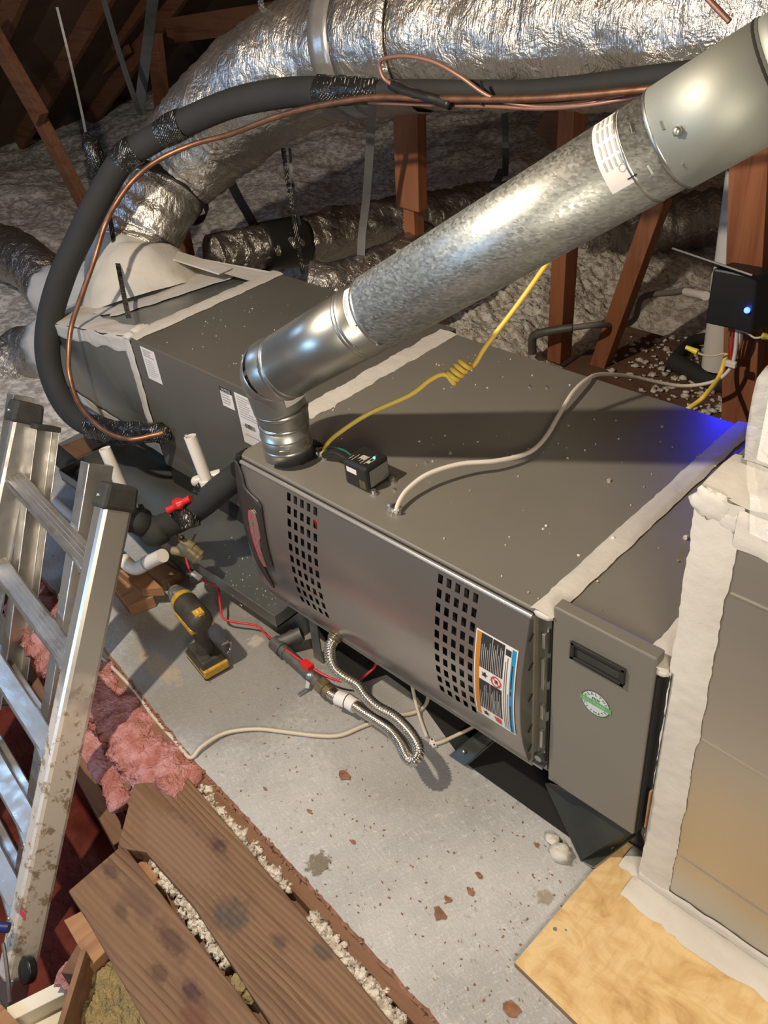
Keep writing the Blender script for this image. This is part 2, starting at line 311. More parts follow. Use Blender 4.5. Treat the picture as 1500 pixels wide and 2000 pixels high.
# ------------------------------------------------------------------ mesh builder
def catmull(pts, sub):
    P = [Vector(p) for p in pts]
    if len(P) < 3 or sub < 2:
        return P
    out = []
    for i in range(len(P) - 1):
        p0 = P[i - 1] if i else P[0] * 2 - P[1]; p1, p2 = P[i], P[i + 1]
        p3 = P[i + 2] if i + 2 < len(P) else P[-1] * 2 - P[-2]
        for k in range(sub):
            t = k / sub
            out.append(.5 * ((2 * p1) + (p2 - p0) * t + (2 * p0 - 5 * p1 + 4 * p2 - p3) * t * t + (3 * p1 - p0 - 3 * p2 + p3) * t ** 3))
    out.append(P[-1]); return out
class MB:
    def __init__(s): s.v = []; s.f = []
    def add(s, vs, fs):
        o = len(s.v); s.v += [Vector(x) for x in vs]; s.f += [tuple(i + o for i in f) for f in fs]; return s
    def box(s, a, b):
        a, b = Vector(a), Vector(b)
        vs = [V(x, y, z) for z in (a.z, b.z) for y in (a.y, b.y) for x in (a.x, b.x)]
        return s.add(vs, [(0, 2, 3, 1), (4, 5, 7, 6), (0, 1, 5, 4), (2, 6, 7, 3), (0, 4, 6, 2), (1, 3, 7, 5)])
    def hexa(s, bot, top):
        return s.add(list(bot) + list(top), [(3, 2, 1, 0), (4, 5, 6, 7), (0, 1, 5, 4), (1, 2, 6, 5), (2, 3, 7, 6), (3, 0, 4, 7)])
    def beam(s, p0, p1, w, t, up=(0, 0, 1)):
        p0, p1 = Vector(p0), Vector(p1); d = (p1 - p0).normalized(); a = d.cross(Vector(up))
        if a.length < 1e-4: a = d.cross(V(1, 0, 0))
        a = a.normalized() * w / 2; b = a.cross(d).normalized() * t / 2
        return s.hexa([p0 - a - b, p0 + a - b, p1 + a - b, p1 - a - b], [p0 - a + b, p0 + a + b, p1 + a + b, p1 - a + b])
    def prism(s, poly, vec):
        n = len(poly); vec = Vector(vec); P = [Vector(p) for p in poly]
        return s.add(P + [p + vec for p in P], [tuple(range(n))[::-1], tuple(range(n, 2 * n))] + [(i, (i + 1) % n, n + (i + 1) % n, n + i) for i in range(n)])
    def tube(s, pts, r, n=10, sub=6, cap=True, disp=None, flat=None):
        P = catmull(pts, sub); N = len(P)
        def rad(i):
            if callable(r): return r(i / max(1, N - 1))
            if isinstance(r, (list, tuple)):
                u = i / max(1, N - 1) * (len(r) - 1); k = min(int(u), len(r) - 2); return r[k] + (r[k + 1] - r[k]) * (u - k)
            return r
        T = [(P[min(i + 1, N - 1)] - P[max(i - 1, 0)]).normalized() for i in range(N)]
        u = T[0].cross(V(0, 0, 1))
        if u.length < 1e-3: u = T[0].cross(V(0, 1, 0))
        u.normalize(); vs = []; fs = []
        L = 0
        for i in range(N):
            if i: L += (P[i] - P[i - 1]).length
            u = (u - T[i] * u.dot(T[i])).normalized(); w = T[i].cross(u); rr = rad(i)
            for k in range(n):
                a = 2 * math.pi * k / n
                q = rr
                if disp: q += disp(L, a, P[i] + (u * math.cos(a) + w * math.sin(a)) * rr)
                e = (flat or 1)
                vs.append(P[i] + u * math.cos(a) * q + w * math.sin(a) * q * e)
        for i in range(N - 1):
            for k in range(n): fs.append((i * n + k, i * n + (k + 1) % n, (i + 1) * n + (k + 1) % n, (i + 1) * n + k))
        if cap: fs += [tuple(range(n))[::-1], tuple(range((N - 1) * n, N * n))]
        return s.add(vs, fs)
    def cyl(s, p0, p1, r, n=16, r1=None): return s.tube([p0, p1], [r, r if r1 is None else r1], n, 1)
    def ring(s, p0, p1, r0, r1, n=24):
        """hollow sleeve"""
        p0, p1 = Vector(p0), Vector(p1); d = (p1 - p0).normalized(); u = d.cross(V(0, 0, 1))
        if u.length < 1e-3: u = V(1, 0, 0)
        u.normalize(); w = d.cross(u); vs = []
        for (p, r) in ((p0, r0), (p0, r1), (p1, r1), (p1, r0)):
            for k in range(n):
                a = 2 * math.pi * k / n; vs.append(p + (u * math.cos(a) + w * math.sin(a)) * r)
        fs = [(j * n + k, j * n + (k + 1) % n, ((j + 1) % 4) * n + (k + 1) % n, ((j + 1) % 4) * n + k) for j in range(4) for k in range(n)]
        return s.add(vs, fs)
    def ball(s, c, r, n=10, m=7, jag=0, sc=(1, 1, 1), fr=3.0):
        c = Vector(c); vs = []; fs = []; off = V(random.random() * 50, random.random() * 50, 0)
        for j in range(m + 1):
            th = math.pi * j / m
            for k in range(n):
                a = 2 * math.pi * k / n; d = V(math.sin(th) * math.cos(a), math.sin(th) * math.sin(a), math.cos(th))
                q = r * (1 + (jag * noise.noise(d * fr + off) if jag else 0))
                vs.append(c + V(d.x * sc[0], d.y * sc[1], d.z * sc[2]) * q)
        for j in range(m):
            for k in range(n): fs.append((j * n + k, (j + 1) * n + k, (j + 1) * n + (k + 1) % n, j * n + (k + 1) % n))
        return s.add(vs, fs)
    def grid(s, fn, nu, nv):
        vs = [fn(i / nu, j / nv) for j in range(nv + 1) for i in range(nu + 1)]
        return s.add(vs, [(j * (nu + 1) + i, j * (nu + 1) + i + 1, (j + 1) * (nu + 1) + i + 1, (j + 1) * (nu + 1) + i) for j in range(nv) for i in range(nu)])
    def quad(s, o, u, v): o, u, v = Vector(o), Vector(u), Vector(v); return s.add([o, o + u, o + u + v, o + v], [(0, 1, 2, 3)])
    def build(s, name, mat, parent=None, smooth=False, bevel=0, solid=0, ang=40, mats=None, midx=None):
        me = bpy.data.meshes.new(name); me.from_pydata([tuple(v) for v in s.v], [], s.f); me.update()
        bm = bmesh.new(); bm.from_mesh(me); bmesh.ops.remove_doubles(bm, verts=bm.verts, dist=1e-6)
        if not (solid or midx): bmesh.ops.recalc_face_normals(bm, faces=bm.faces)
        bm.to_mesh(me); bm.free()
        me.materials.append(MAT[mat] if isinstance(mat, str) else mat)
        for mm in (mats or []): me.materials.append(MAT[mm])
        if midx:
            for p in me.polygons: p.material_index = midx(p)
        if smooth:
            for p in me.polygons: p.use_smooth = True
            me.set_sharp_from_angle(angle=math.radians(ang))
        return link(name, me, parent, bevel, solid)
def link(name, me, parent=None, bevel=0, solid=0):
    o = bpy.data.objects.new(name, me); COL.objects.link(o)
    if parent is not None:
        o.parent = parent; off = WOFF.get(parent.name, V(0, 0, 0)); o.location = -off
    WOFF[o.name] = V(0, 0, 0)
    if solid:
        md = o.modifiers.new('thickness', 'SOLIDIFY'); md.thickness = solid; md.offset = 0
    if bevel:
        md = o.modifiers.new('soft_edges', 'BEVEL'); md.width = bevel; md.segments = 2; md.limit_method = 'ANGLE'; md.angle_limit = math.radians(40)
    return o
def thing(name, label, cat, loc=(0, 0, 0), group=None):
    o = bpy.data.objects.new(name, None); COL.objects.link(o); o.location = loc; o.empty_display_size = .05
    WOFF[o.name] = Vector(loc); o['label'] = label; o['category'] = cat
    if group: o['group'] = group
    return o
def tag(o, label, cat, group=None, kind=None):
    o['label'] = label; o['category'] = cat
    if group: o['group'] = group
    if kind: o['kind'] = kind
    return o
def struct(o): o['kind'] = 'structure'; return o
def stuff(o, label=None, cat=None):
    o['kind'] = 'stuff'
    if label: o['label'] = label; o['category'] = cat
    return o
def text_mesh(txt, size, o, u, v, depth=.0004):
    """flat lettering with its left baseline at o, running along u, up along v -> list of verts, faces"""
    c = bpy.data.curves.new('t', 'FONT'); c.body = txt; c.size = size; c.extrude = 0; c.resolution_u = 2
    ob = bpy.data.objects.new('t', c); COL.objects.link(ob)
    dg = bpy.context.evaluated_depsgraph_get(); me = bpy.data.meshes.new_from_object(ob.evaluated_get(dg))
    u, v, o = Vector(u).normalized(), Vector(v).normalized(), Vector(o)
    vs = [o + u * x.co.x + v * x.co.y for x in me.vertices]; fs = [tuple(p.vertices) for p in me.polygons]
    w = max([x.co.x for x in me.vertices] or [0])
    bpy.data.objects.remove(ob); bpy.data.meshes.remove(me); bpy.data.curves.remove(c)
    return vs, fs, w
def strip(pts, width_dir, w, t, nrm):
    """flat band following pts"""
    b = MB(); P = [Vector(p) for p in pts]; a = Vector(width_dir).normalized() * w / 2; n = Vector(nrm).normalized() * t
    for i in range(len(P) - 1): b.hexa([P[i] - a, P[i] + a, P[i + 1] + a, P[i + 1] - a], [P[i] - a + n, P[i] + a + n, P[i + 1] + a + n, P[i + 1] - a + n])
    return b
def mastic_patch(o, u, v, w, h, t=.003, jag=.006, n=28, seed=0, parent=None, name='mastic', flip=1):
    """brushed-on sealant: a thin slab in the plane (u,v) at o with ragged long edges"""
    o, u, v = Vector(o), Vector(u).normalized(), Vector(v).normalized(); nn = u.cross(v) * flip
    e0 = []; e1 = []
    for i in range(n + 1):
        x = w * i / n
        j0 = jag * noise.noise(V(x * 22, seed * 3.1, 0)) + jag * .5 * noise.noise(V(x * 70, seed, 4)); j1 = jag * noise.noise(V(x * 22, seed * 5.3, 9)) + jag * .5 * noise.noise(V(x * 70, seed, 14))
        e0.append(o + u * x + v * j0); e1.append(o + u * x + v * (h + j1))
    b = MB(); m = 5
    def fn(a, c):
        i = min(int(a * n + .5), n); p = e0[i].lerp(e1[i], c)
        return p + nn * (t * min(1, 4 * min(c, 1 - c) + .05) + .0012 * noise.noise(p * 60))
    b.grid(fn, n, 8)
    return b.build(name, 'mastic', parent, smooth=True, solid=.0)
# ================================================================== SETTING
def edge_y(x):   # near edge of the painted deck
    pts = [(-1.6, -.22), (-.393, -.328), (.126, -.393), (.967, -.447), (1.9, -.50)]
    for (x0, y0), (x1, y1) in zip(pts, pts[1:]):
        if x <= x1: return y0 + (y1 - y0) * (x - x0) / (x1 - x0)
    return pts[-1][1]
b = MB(); top = []
N = 420
for i in range(N + 1):
    x = -1.45 + 3.2 * i / N
    jag = .004 * noise.noise(V(x * 22, 1, 0)) + .005 * max(0, noise.noise(V(x * 70, 2, 0)) - .15) * 2
    top.append(V(x, edge_y(x) + jag, 0))
vs = []
for p in top: vs += [p, V(p.x, p.y - .006, -.006), V(p.x, p.y - .003, -.018), V(p.x, 1.0, 0), V(p.x, 1.0, -.018)]
fs = []
for i in range(N):
    a, c = 5 * i, 5 * i + 5
    fs += [(a, c, c + 3, a + 3), (a + 1, c + 1, c, a), (a + 2, c + 2, c + 1, a + 1), (a + 4, c + 4, c + 2, a + 2), (a + 3, c + 3, c + 4, a + 4)]
fs += [(0, 3, 4, 2, 1), (5 * N + 1, 5 * N + 2, 5 * N + 4, 5 * N + 3, 5 * N)]
b.add(vs, fs)
deck = struct(b.build('floor', 'floor', mats=['osbedge'], midx=lambda p: 0 if p.normal.z > .9 else 1))
deck['label'] = 'grey painted chipboard deck under the furnace'
# torn splinters of brown fibre along the deck edge
b = MB()
for i in range(90):
    x = random.uniform(-.3, 1.35); y = edge_y(x) + random.uniform(-.006, .004)
    L = random.uniform(.004, .014); a = random.uniform(-.8, .8) - math.pi / 2
    p = V(x, y, .001); q = p + V(math.cos(a) * L, math.sin(a) * L, random.uniform(-.004, .004))
    b.add([p + V(.004, 0, 0), p - V(.004, 0, 0), q, p + V(0, 0, -.006)], [(0, 1, 2), (0, 2, 3), (1, 3, 2), (0, 3, 1)])
o = stuff(b.build('splinters', 'osbedge', deck))
# attic floor beyond, blown insulation
def hgt(x, y):
    h = .03 + .16 * min(1, max(0, (-.12 - x) / .5)) + .10 * min(1, max(0, (y - 2.3) / .8))
    n = noise.noise(V(x * 1.1, y * 1.1, 0)) * .10 + noise.noise(V(x * 3.7, y * 3.7, 3)) * .05 + noise.noise(V(x * 9, y * 9, 5)) * .022 + noise.noise(V(x * 24, y * 24, 7)) * .013
    k = .25 + .75 * min(1, max(0, (-.05 - x) / .4 + max(0, (y - 2) / .5)))
    return h + n * k
b = MB()
X0, X1, Y0, Y1 = -7.0, 2.6, 1.0, 6.5
def tf(a, c):
    x = X0 + (X1 - X0) * (1 - (1 - a) ** 1.0); y = Y0 + (Y1 - Y0) * c ** 1.5
    return V(x, y, hgt(x, y))
b.grid(tf, 330, 150)
stuff(b.build('blown_insulation', 'fluff', smooth=True, ang=180), 'mounds of grey white blown insulation covering the attic floor behind the furnace', 'insulation')
b = MB()
def tf(a, c):
    x = -7.0 + 5.55 * a; y = -2.6 + 3.62 * c
    return V(x, y, hgt(x, max(y, 1.0)) * min(1, .25 + 3 * (1 - a)))
b.grid(tf, 140, 80)
stuff(b.build('blown_insulation', 'fluff', smooth=True, ang=180), 'blown insulation at the far left beyond the end of the deck', 'insulation')
b = MB()
def tuft(a, c):
    x = -2.3 + 2.15 * a; y = 1.0 + 1.75 * c; e = min(1, 8 * min(a, 1 - a, c + .1, 1 - c))
    t_ = abs(noise.noise(V(x * 17, y * 17, 1))) * .5 + abs(noise.noise(V(x * 38, y * 38, 4))) * .4 + abs(noise.noise(V(x * 85, y * 85, 6))) * .35
    return V(x + .008 * noise.noise(V(x * 60, y * 60, 2)), y + .008 * noise.noise(V(x * 60, y * 60, 8)), hgt(x, y) + (.062 * (.55 - t_)) * e + .012 * e)
b.grid(tuft, 250, 190)
stuff(b.build('loose_insulation', 'fluffnear', smooth=True, ang=180), 'fluffy white insulation around the feet of the reddish posts', 'insulation')
# brown walk board behind the furnace
b = MB(); b.box((-.20, 1.02, .045), (.95, 2.05, .075)); o = b.build('walk_board', 'darkboard', bevel=.002)
tag(o, 'old brown board with scraps of insulation behind the furnace', 'board')
b = MB()
for i in range(240):
    px, py = random.choice([(1330, 730), (1400, 790), (1260, 700), (1380, 760), (1330, 690), (1420, 830), (1300, 740)])
    p = at(px + random.gauss(0, 30), py + random.gauss(0, 22), z=.08); b.ball(p, random.choice((.004, .005, .006, .008, .013)), 7, 5, 1.3, (1.2, 1, .6), 3.5)
stuff(b.build('loose_insulation', 'fluffnear', smooth=True, ang=180), 'scraps of white insulation lying on the brown walk board', 'insulation')
# roof deck
def roofz(x, y): return min(.22 + (x + 5.6) * .56, .22 + (6.3 - y) * .62)
b = MB()
def rf(a, c):
    x = -6.6 + 10 * a; y = -3.0 + 9.6 * c; return V(x, y, min(roofz(x, y), 3.4))
b.grid(rf, 30, 30); o = struct(b.build('ceiling', 'roofwood', solid=.02)); o['label'] = 'dark underside of the roof boards'
for i, y in enumerate((.9, 1.5, 2.1, 2.7)):
    b = MB(); p0 = V(-5.5, y, .22 + .1 * .56 - .06); p1 = V(-1.2, y, .22 + 4.4 * .56 - .06)
    b.beam(p0, p1, .04, .14, (0, 0, 1)); tag(b.build('rafter', 'rafter'), ('nearest', 'second nearest', 'third nearest', 'farthest')[i] + ' of the dark sloping rafters under the roof boards at upper left', 'rafter', 'rafters under the left roof slope')
for i, x in enumerate((-1.6, -.9)):
    b = MB(); b.beam(V(x, 6.2, .22), V(x, 1.9 if x > -1 else 2.6, .22 + (6.3 - (1.9 if x > -1 else 2.6)) * .62 - .08), .04, .14)
    tag(b.build('rafter', 'rafter'), ('left', 'right')[i] + ' of the two dark rafters on the far roof slope behind the big foil duct', 'rafter', 'rafters under the far roof slope')
# ------------------------------------------------------------------ hatch: joists, batts, pit
def joist(p0, p1, w, h, label, group=None, mat='joist'):
    b = MB(); p0, p1 = Vector(p0), Vector(p1); b.beam(p0 - V(0, 0, h / 2), p1 - V(0, 0, h / 2), w, h)
    return tag(b.build('floor_joist', mat, bevel=.002), label, 'joist', group)
joist((-.30, edge_y(-.3) - .012, -.022), (.10, edge_y(.1) - .014, -.022), .036, .16, 'brown joist under the deck edge behind the pink insulation strip')
joist((.10, edge_y(.10) - .014, -.022), (1.7, edge_y(1.7) - .016, -.022), .034, .16, 'brown joist along the deck edge beside the wide plank')
joist(at(95, 1335, z=-.10), at(300, 1612, z=-.10), .036, .16, 'brown joist beneath the hanging pink insulation strip')
joist(at(40, 1290, z=-.16), at(235, 1640, z=-.20), .04, .12, 'lower dark joist at the side of the hatch')
b = MB()
def pf(a, c):
    x = -1.3 + 2.4 * a; y = -1.55 + 1.30 * c
    return V(x, y, -.62 + .04 * noise.noise(V(x * 4, y * 4, 0)) + .018 * noise.noise(V(x * 14, y * 14, 2)))
b.grid(pf, 90, 60)
tag(b.build('fibreglass_batt', 'shadedpink', smooth=True, ang=180), 'pink fibreglass batt with painted-in shade filling the bottom of the hatch', 'insulation')
# pink batt strip along the deck edge
def batt(path, r, label, seed=0, mat='pink', flat=.5, sub=26, n=34):
    def disp(L, a, p):
        q = p * 1.0 + V(seed, 0, 0)
        return r * (.30 * noise.noise(q * 14) + .24 * noise.noise(q * 38) + .17 * noise.noise(q * 85) + .10 * noise.noise(q * 170))
    b = MB(); b.tube(path, r, n, sub, True, disp, flat)
    return tag(b.build('fibreglass_batt', mat, smooth=True, ang=180), label, 'insulation')
batt([at(20, 1130, z=-.06), at(75, 1200, z=-.05), at(130, 1285, z=-.05), at(195, 1355, z=-.045), at(250, 1425, z=-.045), at(300, 1490, z=-.04), at(345, 1530, z=-.03)], .072, 'pink fibreglass strip along the deck edge between ladder and wide plank', 1)
batt([at(395, 1520, z=-.02), at(372, 1510, z=-.02), at(345, 1525, z=-.005), at(322, 1545, z=.006)], .034, 'tuft of pink fibreglass lapping over the end of the wide plank', 4, sub=8)
batt([at(165, 1440, z=-.11), at(195, 1478, z=-.11), at(222, 1525, z=-.11), at(240, 1575, z=-.11)], .032, 'small torn pink fibreglass scrap on the joist below the strip', 9, sub=8)
batt([at(120, 1900, z=-.20), at(145, 1908, z=-.20), at(165, 1920, z=-.20)], .026, 'salmon pink fibreglass scrap above the cream board', 12, sub=6)
# planks
def plank(pix, z, t, label):
    P = [at(x, y, z=z) for (x, y) in pix]; b = MB(); b.prism([p - V(0, 0, t) for p in P], (0, 0, t))
    return tag(b.build('plank', 'plank', bevel=.003), label, 'plank')
plank([(370, 1522), (262, 1530), (229, 1655), (285, 1664), (376, 1766), (528, 2000), (700, 2240), (950, 2225), (768, 2000), (580, 1770)], .0, .038, 'wide weathered plank with dark round stain beside the deck edge')
plank([(240, 1648), (133, 1740), (166, 1790), (290, 2010), (420, 2240), (690, 2240), (512, 2000)], -.002, .038, 'narrower weathered plank with dark knots at the bottom left')
b = MB(); b.prism([at(x, y, z=-.042) for (x, y) in ((124, 1797), (172, 1772), (214, 1850), (176, 1888))], (0, 0, -.09))
tag(b.build('wood_block', 'block', bevel=.002), 'short sawn block jutting from under the narrower plank', 'block')
b = MB(); b.prism([at(x, y, z=-.045) for (x, y) in ((262, 1690), (310, 1660), (345, 1690), (300, 1730))], (0, 0, -.06))
tag(b.build('wood_block', 'block', bevel=.002), 'small light block bridging the gap between the two planks', 'block')
b = MB(); b.prism([at(x, y, z=-.14) for (x, y) in ((118, 1900), (165, 1820), (178, 1870), (160, 1905))], (0, 0, -.08))
tag(b.build('wood_block', 'joist', bevel=.002), 'dark block below the sawn block at the hatch side', 'block')
b = MB()
P = [at(x, y, z=-.075) for (x, y) in ((172, 1880), (215, 1835), (262, 1850), (420, 2120), (110, 2120))]
c0 = sum(P, V(0, 0, 0)) / 5
def yf(a, c):
    p = P[4].lerp(P[3], a).lerp(P[0].lerp(P[2], a), c)
    return p + V(0, 0, .018 * noise.noise(p * 22) + .010 * noise.noise(p * 60) + .008 * noise.noise(p * 130))
b.grid(yf, 50, 50)
tag(b.build('fibreglass_batt', 'yellowfibre', smooth=True, ang=180), 'tan yellow fibreglass batt beside the narrower plank at bottom left', 'insulation')
b = MB(); b.beam(at(178, 1882, z=-.06), at(110, 2110, z=-.06), .012, .11); tag(b.build('hatch_side_board', 'joist', bevel=.001), 'thin brown board edging the yellow batt', 'board')
b = MB(); b.prism([at(x, y, z=-.27) for (x, y) in ((46, 2000), (146, 1938), (150, 2060), (60, 2120))], (0, 0, -.02)); b.build('x', 'cream') if False else None
t = thing('hatch_door', 'cream painted hatch door at the bottom left edge', 'door', at(110, 1990, z=-.29))
b.build('panel', 'cream', t)
b = MB(); b.beam(at(22, 1992, z=-.25), at(150, 1928, z=-.25), .035, .05); b.build('rim', MAT['cream'], t, bevel=.002)
b = MB(); b.prism([at(x, y, z=-.2) for (x, y) in ((-40, 1930), (5, 1965), (48, 2010), (-40, 2060))], (0, 0, -.03)); tag(b.build('trim_board', 'block'), 'brown board corner at the very bottom left of the picture', 'board')
b = MB(); b.prism([at(x, y, z=.012) for x, y in ((95, 880), (205, 838), (235, 852), (125, 905))], (0, 0, -.012)); tag(b.build('board_scrap', 'joist'), 'brown board scrap on the deck below the bend of the black foam line', 'board')
# white loose insulation between planks and deck
def clumps(pixpath, z, n, spread, rr, label, seed):
    random.seed(seed); b = MB()
    for i in range(n):
        t = random.random() * (len(pixpath) - 1); k = int(t); t -= k
        x = pixpath[k][0] + (pixpath[k + 1][0] - pixpath[k][0]) * t + random.gauss(0, spread); y = pixpath[k][1] + (pixpath[k + 1][1] - pixpath[k][1]) * t + random.gauss(0, spread)
        b.ball(at(x, y, z=z + random.uniform(-.012, .004)), random.uniform(*rr), 8, 6, 1.3, (1, 1, .8), 2.6)
    return stuff(b.build('loose_insulation', 'fluffnear', smooth=True, ang=180), label, 'insulation')
clumps([(392, 1540), (435, 1592), (490, 1655), (560, 1738)], -.026, 190, 7, (.004, .011), 'crumbled white insulation in the upper gap between wide plank and deck', 3)
clumps([(612, 1798), (660, 1858), (715, 1925), (785, 2005)], -.024, 230, 8, (.005, .013), 'crumbled white insulation in the lower gap between wide plank and deck', 5)
clumps([(312, 1690), (345, 1735), (390, 1800), (440, 1875)], -.028, 170, 8, (.004, .011), 'crumbled white insulation in the gap between the two planks', 8)
b = MB(); b.ball(at(472, 1918, z=-.02), .016, 10, 8, .9, (1.2, 1, .7)); b.ball(at(488, 1945, z=-.03), .013, 10, 8, .9, (1.2, 1, .7))
tag(b.build('foam_lump', 'yellowfibre', smooth=True, ang=60), 'yellow foam lump in the gap between the two planks', 'foam')
b = MB(); b.prism([at(x, y, z=-.06) for (x, y) in ((380, 1530), (860, 2080), (470, 2080), (300, 1690))], (0, 0, -.02)); tag(b.build('gap_board', 'joist'), 'brown board seen through the gaps beneath the planks', 'board')
# plywood sheet under the return duct
P = [at(1005, 1880, z=.018), at(1213, 1636, z=.018), V(1.75, .10, .018), V(1.75, -.34, .018)]
t = thing('plywood_sheet', 'raw golden plywood sheet on the deck under the return duct', 'plywood', V(1.2, -.1, 0))
b = MB(); b.prism([p - V(0, 0, .0165) for p in P], (0, 0, .0165)); b.build('sheet', 'plywood', t, mats=['plyedge'], midx=lambda p: 0 if abs(p.normal.z) > .8 else 1)
for px, py in ((1084, 1815), (1105, 1817)):
    b = MB(); q = at(px, py, z=.0178); b.cyl(q, q + V(0, 0, .0015), .004 if px < 1100 else .002, 10); b.build('nail_head', 'steel', t)
# ================================================================== FURNACE
L, D, ZT, ZB = .84, .755, .62, .178
fur = thing('gas_furnace', 'grey horizontal gas furnace with perforated curved front door', 'furnace', (.42, .35, .1))
b = MB(); b.box((.0, .0, ZB), (L, D, ZT)); b.build('cabinet', 'cabinet', fur, bevel=.003)
# curved door with real holes
def dy(z):
    z0, z1 = .203, .607; s = (z - z0) / (z1 - z0); return -.008 - .030 * math.sin(math.pi * min(1, max(0, s)) ** .85)
xs = {.018, .838}; holes = []
def rows(top, bot, n): return [top + (bot - top) * i / (n - 1) for i in range(n)]
lx = [.187 + (.274 - .187) * i / 4 for i in range(5)]; rx = [.630 + (.716 - .630) * i / 4 for i in range(5)]
rz = rows(.585, .292, 10); HW, HH = .0058, .0098
for X in lx + rx:
    xs |= {X - HW, X + HW}
zs = {.203, .607}
for z in rz: zs |= {z - HH, z + HH}
xs = sorted(xs | {.4, .5, .3, .1}); zs = sorted(zs | {.24, .26, .22})
b = MB(); idx = {}
for j, z in enumerate(zs):
    for i, x in enumerate(xs): idx[i, j] = len(b.v); b.v.append(V(x, dy(z), z))
for j in range(len(zs) - 1):
    for i in range(len(xs) - 1):
        xm = (xs[i] + xs[i + 1]) / 2; zm = (zs[j] + zs[j + 1]) / 2
        if any(abs(xm - h) < HW for h in lx + rx) and any(abs(zm - h) < HH for h in rz): continue
        b.f.append((idx[i, j], idx[i + 1, j], idx[i + 1, j + 1], idx[i, j + 1]))
door = b.build('door_panel', 'cabdoor', fur, smooth=True, ang=30)
b = MB()   # rolled top lip and side returns
b.tube([V(.016, -.006, .607), V(.840, -.006, .607)], .0055, 12, 1); b.build('door_lip', 'lip', door, smooth=True)
b = MB()
for X in (.837,):
    prof = [V(X, dy(z), z) for z in zs]
    for p, q in zip(prof, prof[1:]): b.add([p, q, V(X, .004, q.z), V(X, .004, p.z)], [(0, 1, 2, 3)])
b.build('door_return', 'galvdark', door, solid=.0015)
b = MB(); b.box((.005, -.002, .215), (.83, -.0005, .60)); b.build('dark_backing', 'blackvoid', fur)
b = MB(); b.box((.0, -.0035, .606), (L, .001, .6125)); b.build('door_gap', 'blackvoid', fur)
# a red wire and a bright fitting seen through the holes
b = MB(); b.tube([V(.268, -.012, .53), V(.270, -.014, .558), V(.276, -.014, .558), V(.277, -.012, .53)], .002, 8, 4); b.build('inner_wire', 'redwire', fur, smooth=True)
# dark end trim with badge
def onp(x, z, off=.0): return V(x, dy(z) - off, z)
out = [(.0, .615), (.016, .600), (.030, .575), (.034, .556), (.047, .546), (.085, .536), (.094, .527), (.108, .36), (.103, .352), (.068, .352), (.068, .335), (.078, .268), (.070, .266)]
inn = [(.0, .615), (-.004, .59), (-.003, .56), (-.002, .54), (.0, .52), (.002, .50), (.006, .48), (.018, .40), (.030, .345), (.036, .330), (.045, .31), (.066, .27), (.066, .268)]
b = MB(); nn = 40
def inter(a, t):
    t *= len(a) - 1; k = min(int(t), len(a) - 2); return tuple(a[k][i] + (a[k + 1][i] - a[k][i]) * (t - k) for i in (0, 1))
zt = [.615 - (.615 - .268) * i / nn for i in range(nn + 1)]
def xat(a, z):
    best = None
    for (x0, z0), (x1, z1) in zip(a, a[1:]):
        if min(z0, z1) - 1e-6 <= z <= max(z0, z1) + 1e-6:
            tt = 0 if abs(z1 - z0) < 1e-6 else (z - z0) / (z1 - z0); best = x0 + (x1 - x0) * tt
    return best if best is not None else a[-1][0]
vs = []; 
for z in zt:
    for k in range(5):
        x0, x1 = xat(inn, z), xat(out, z); x = x0 + (x1 - x0) * k / 4
        zz = min(z, .612); vs.append(V(x, dy(min(max(zz, .203), .607)) - .0045 + (.006 if k == 0 else 0), zz))
b.add(vs, [(j * 5 + k, j * 5 + k + 1, (j + 1) * 5 + k + 1, (j + 1) * 5 + k) for j in range(nn) for k in range(4)])
trim = b.build('end_trim', 'trim', fur, smooth=True, solid=.004)
b = MB(); b.hexa([V(-.004, -.010, .600), V(.012, -.010, .590), V(.012, .03, .59), V(-.004, .03, .60)], [V(-.003, -.006, .6215), V(.014, -.006, .6215), V(.012, .0, .6215), V(-.003, .03, .6215)])
b.build('trim_corner', 'black', trim, bevel=.002)
# badge: red lettering on a silver shield
bl = [(.054, .500), (.066, .506), (.078, .500), (.086, .475), (.090, .440), (.084, .425), (.083, .40), (.088, .372), (.090, .350), (.082, .350), (.070, .372), (.056, .43), (.051, .475)]
off = .0085
b = MB(); P = [onp(x - .004, z, off) for x, z in bl]; b.add(P, [tuple(range(len(P)))]); badge = b.build('badge', 'silver', trim, solid=.002)
b = MB()
for i, ch in enumerate('LENNOX'):
    z = .487 - i * .0205; x0 = .0565 + .0007 * i * 1.8
    vs_, fs_, w = text_mesh(ch, .022, onp(x0 - .002, z - .008, off + .0016), V(1, 0, 0), (onp(0, z + .02) - onp(0, z)).normalized())
    b.add(vs_, fs_)
b.build('badge_lettering', 'redprint', badge)
b = MB()
for i in range(16):
    t0, t1 = i / 16, (i + 1) / 16
    pa, pb = [inter([(x * .92 + .0045, z) for x, z in bl] + [(bl[0][0] * .92 + .0045, bl[0][1])], q) for q in (t0, t1)]
    b.beam(onp(pa[0] - .004, pa[1], off + .0013), onp(pb[0] - .004, pb[1], off + .0013), .0014, .0006, (0, 1, 0))
b.build('badge_rim', 'redprint', badge)
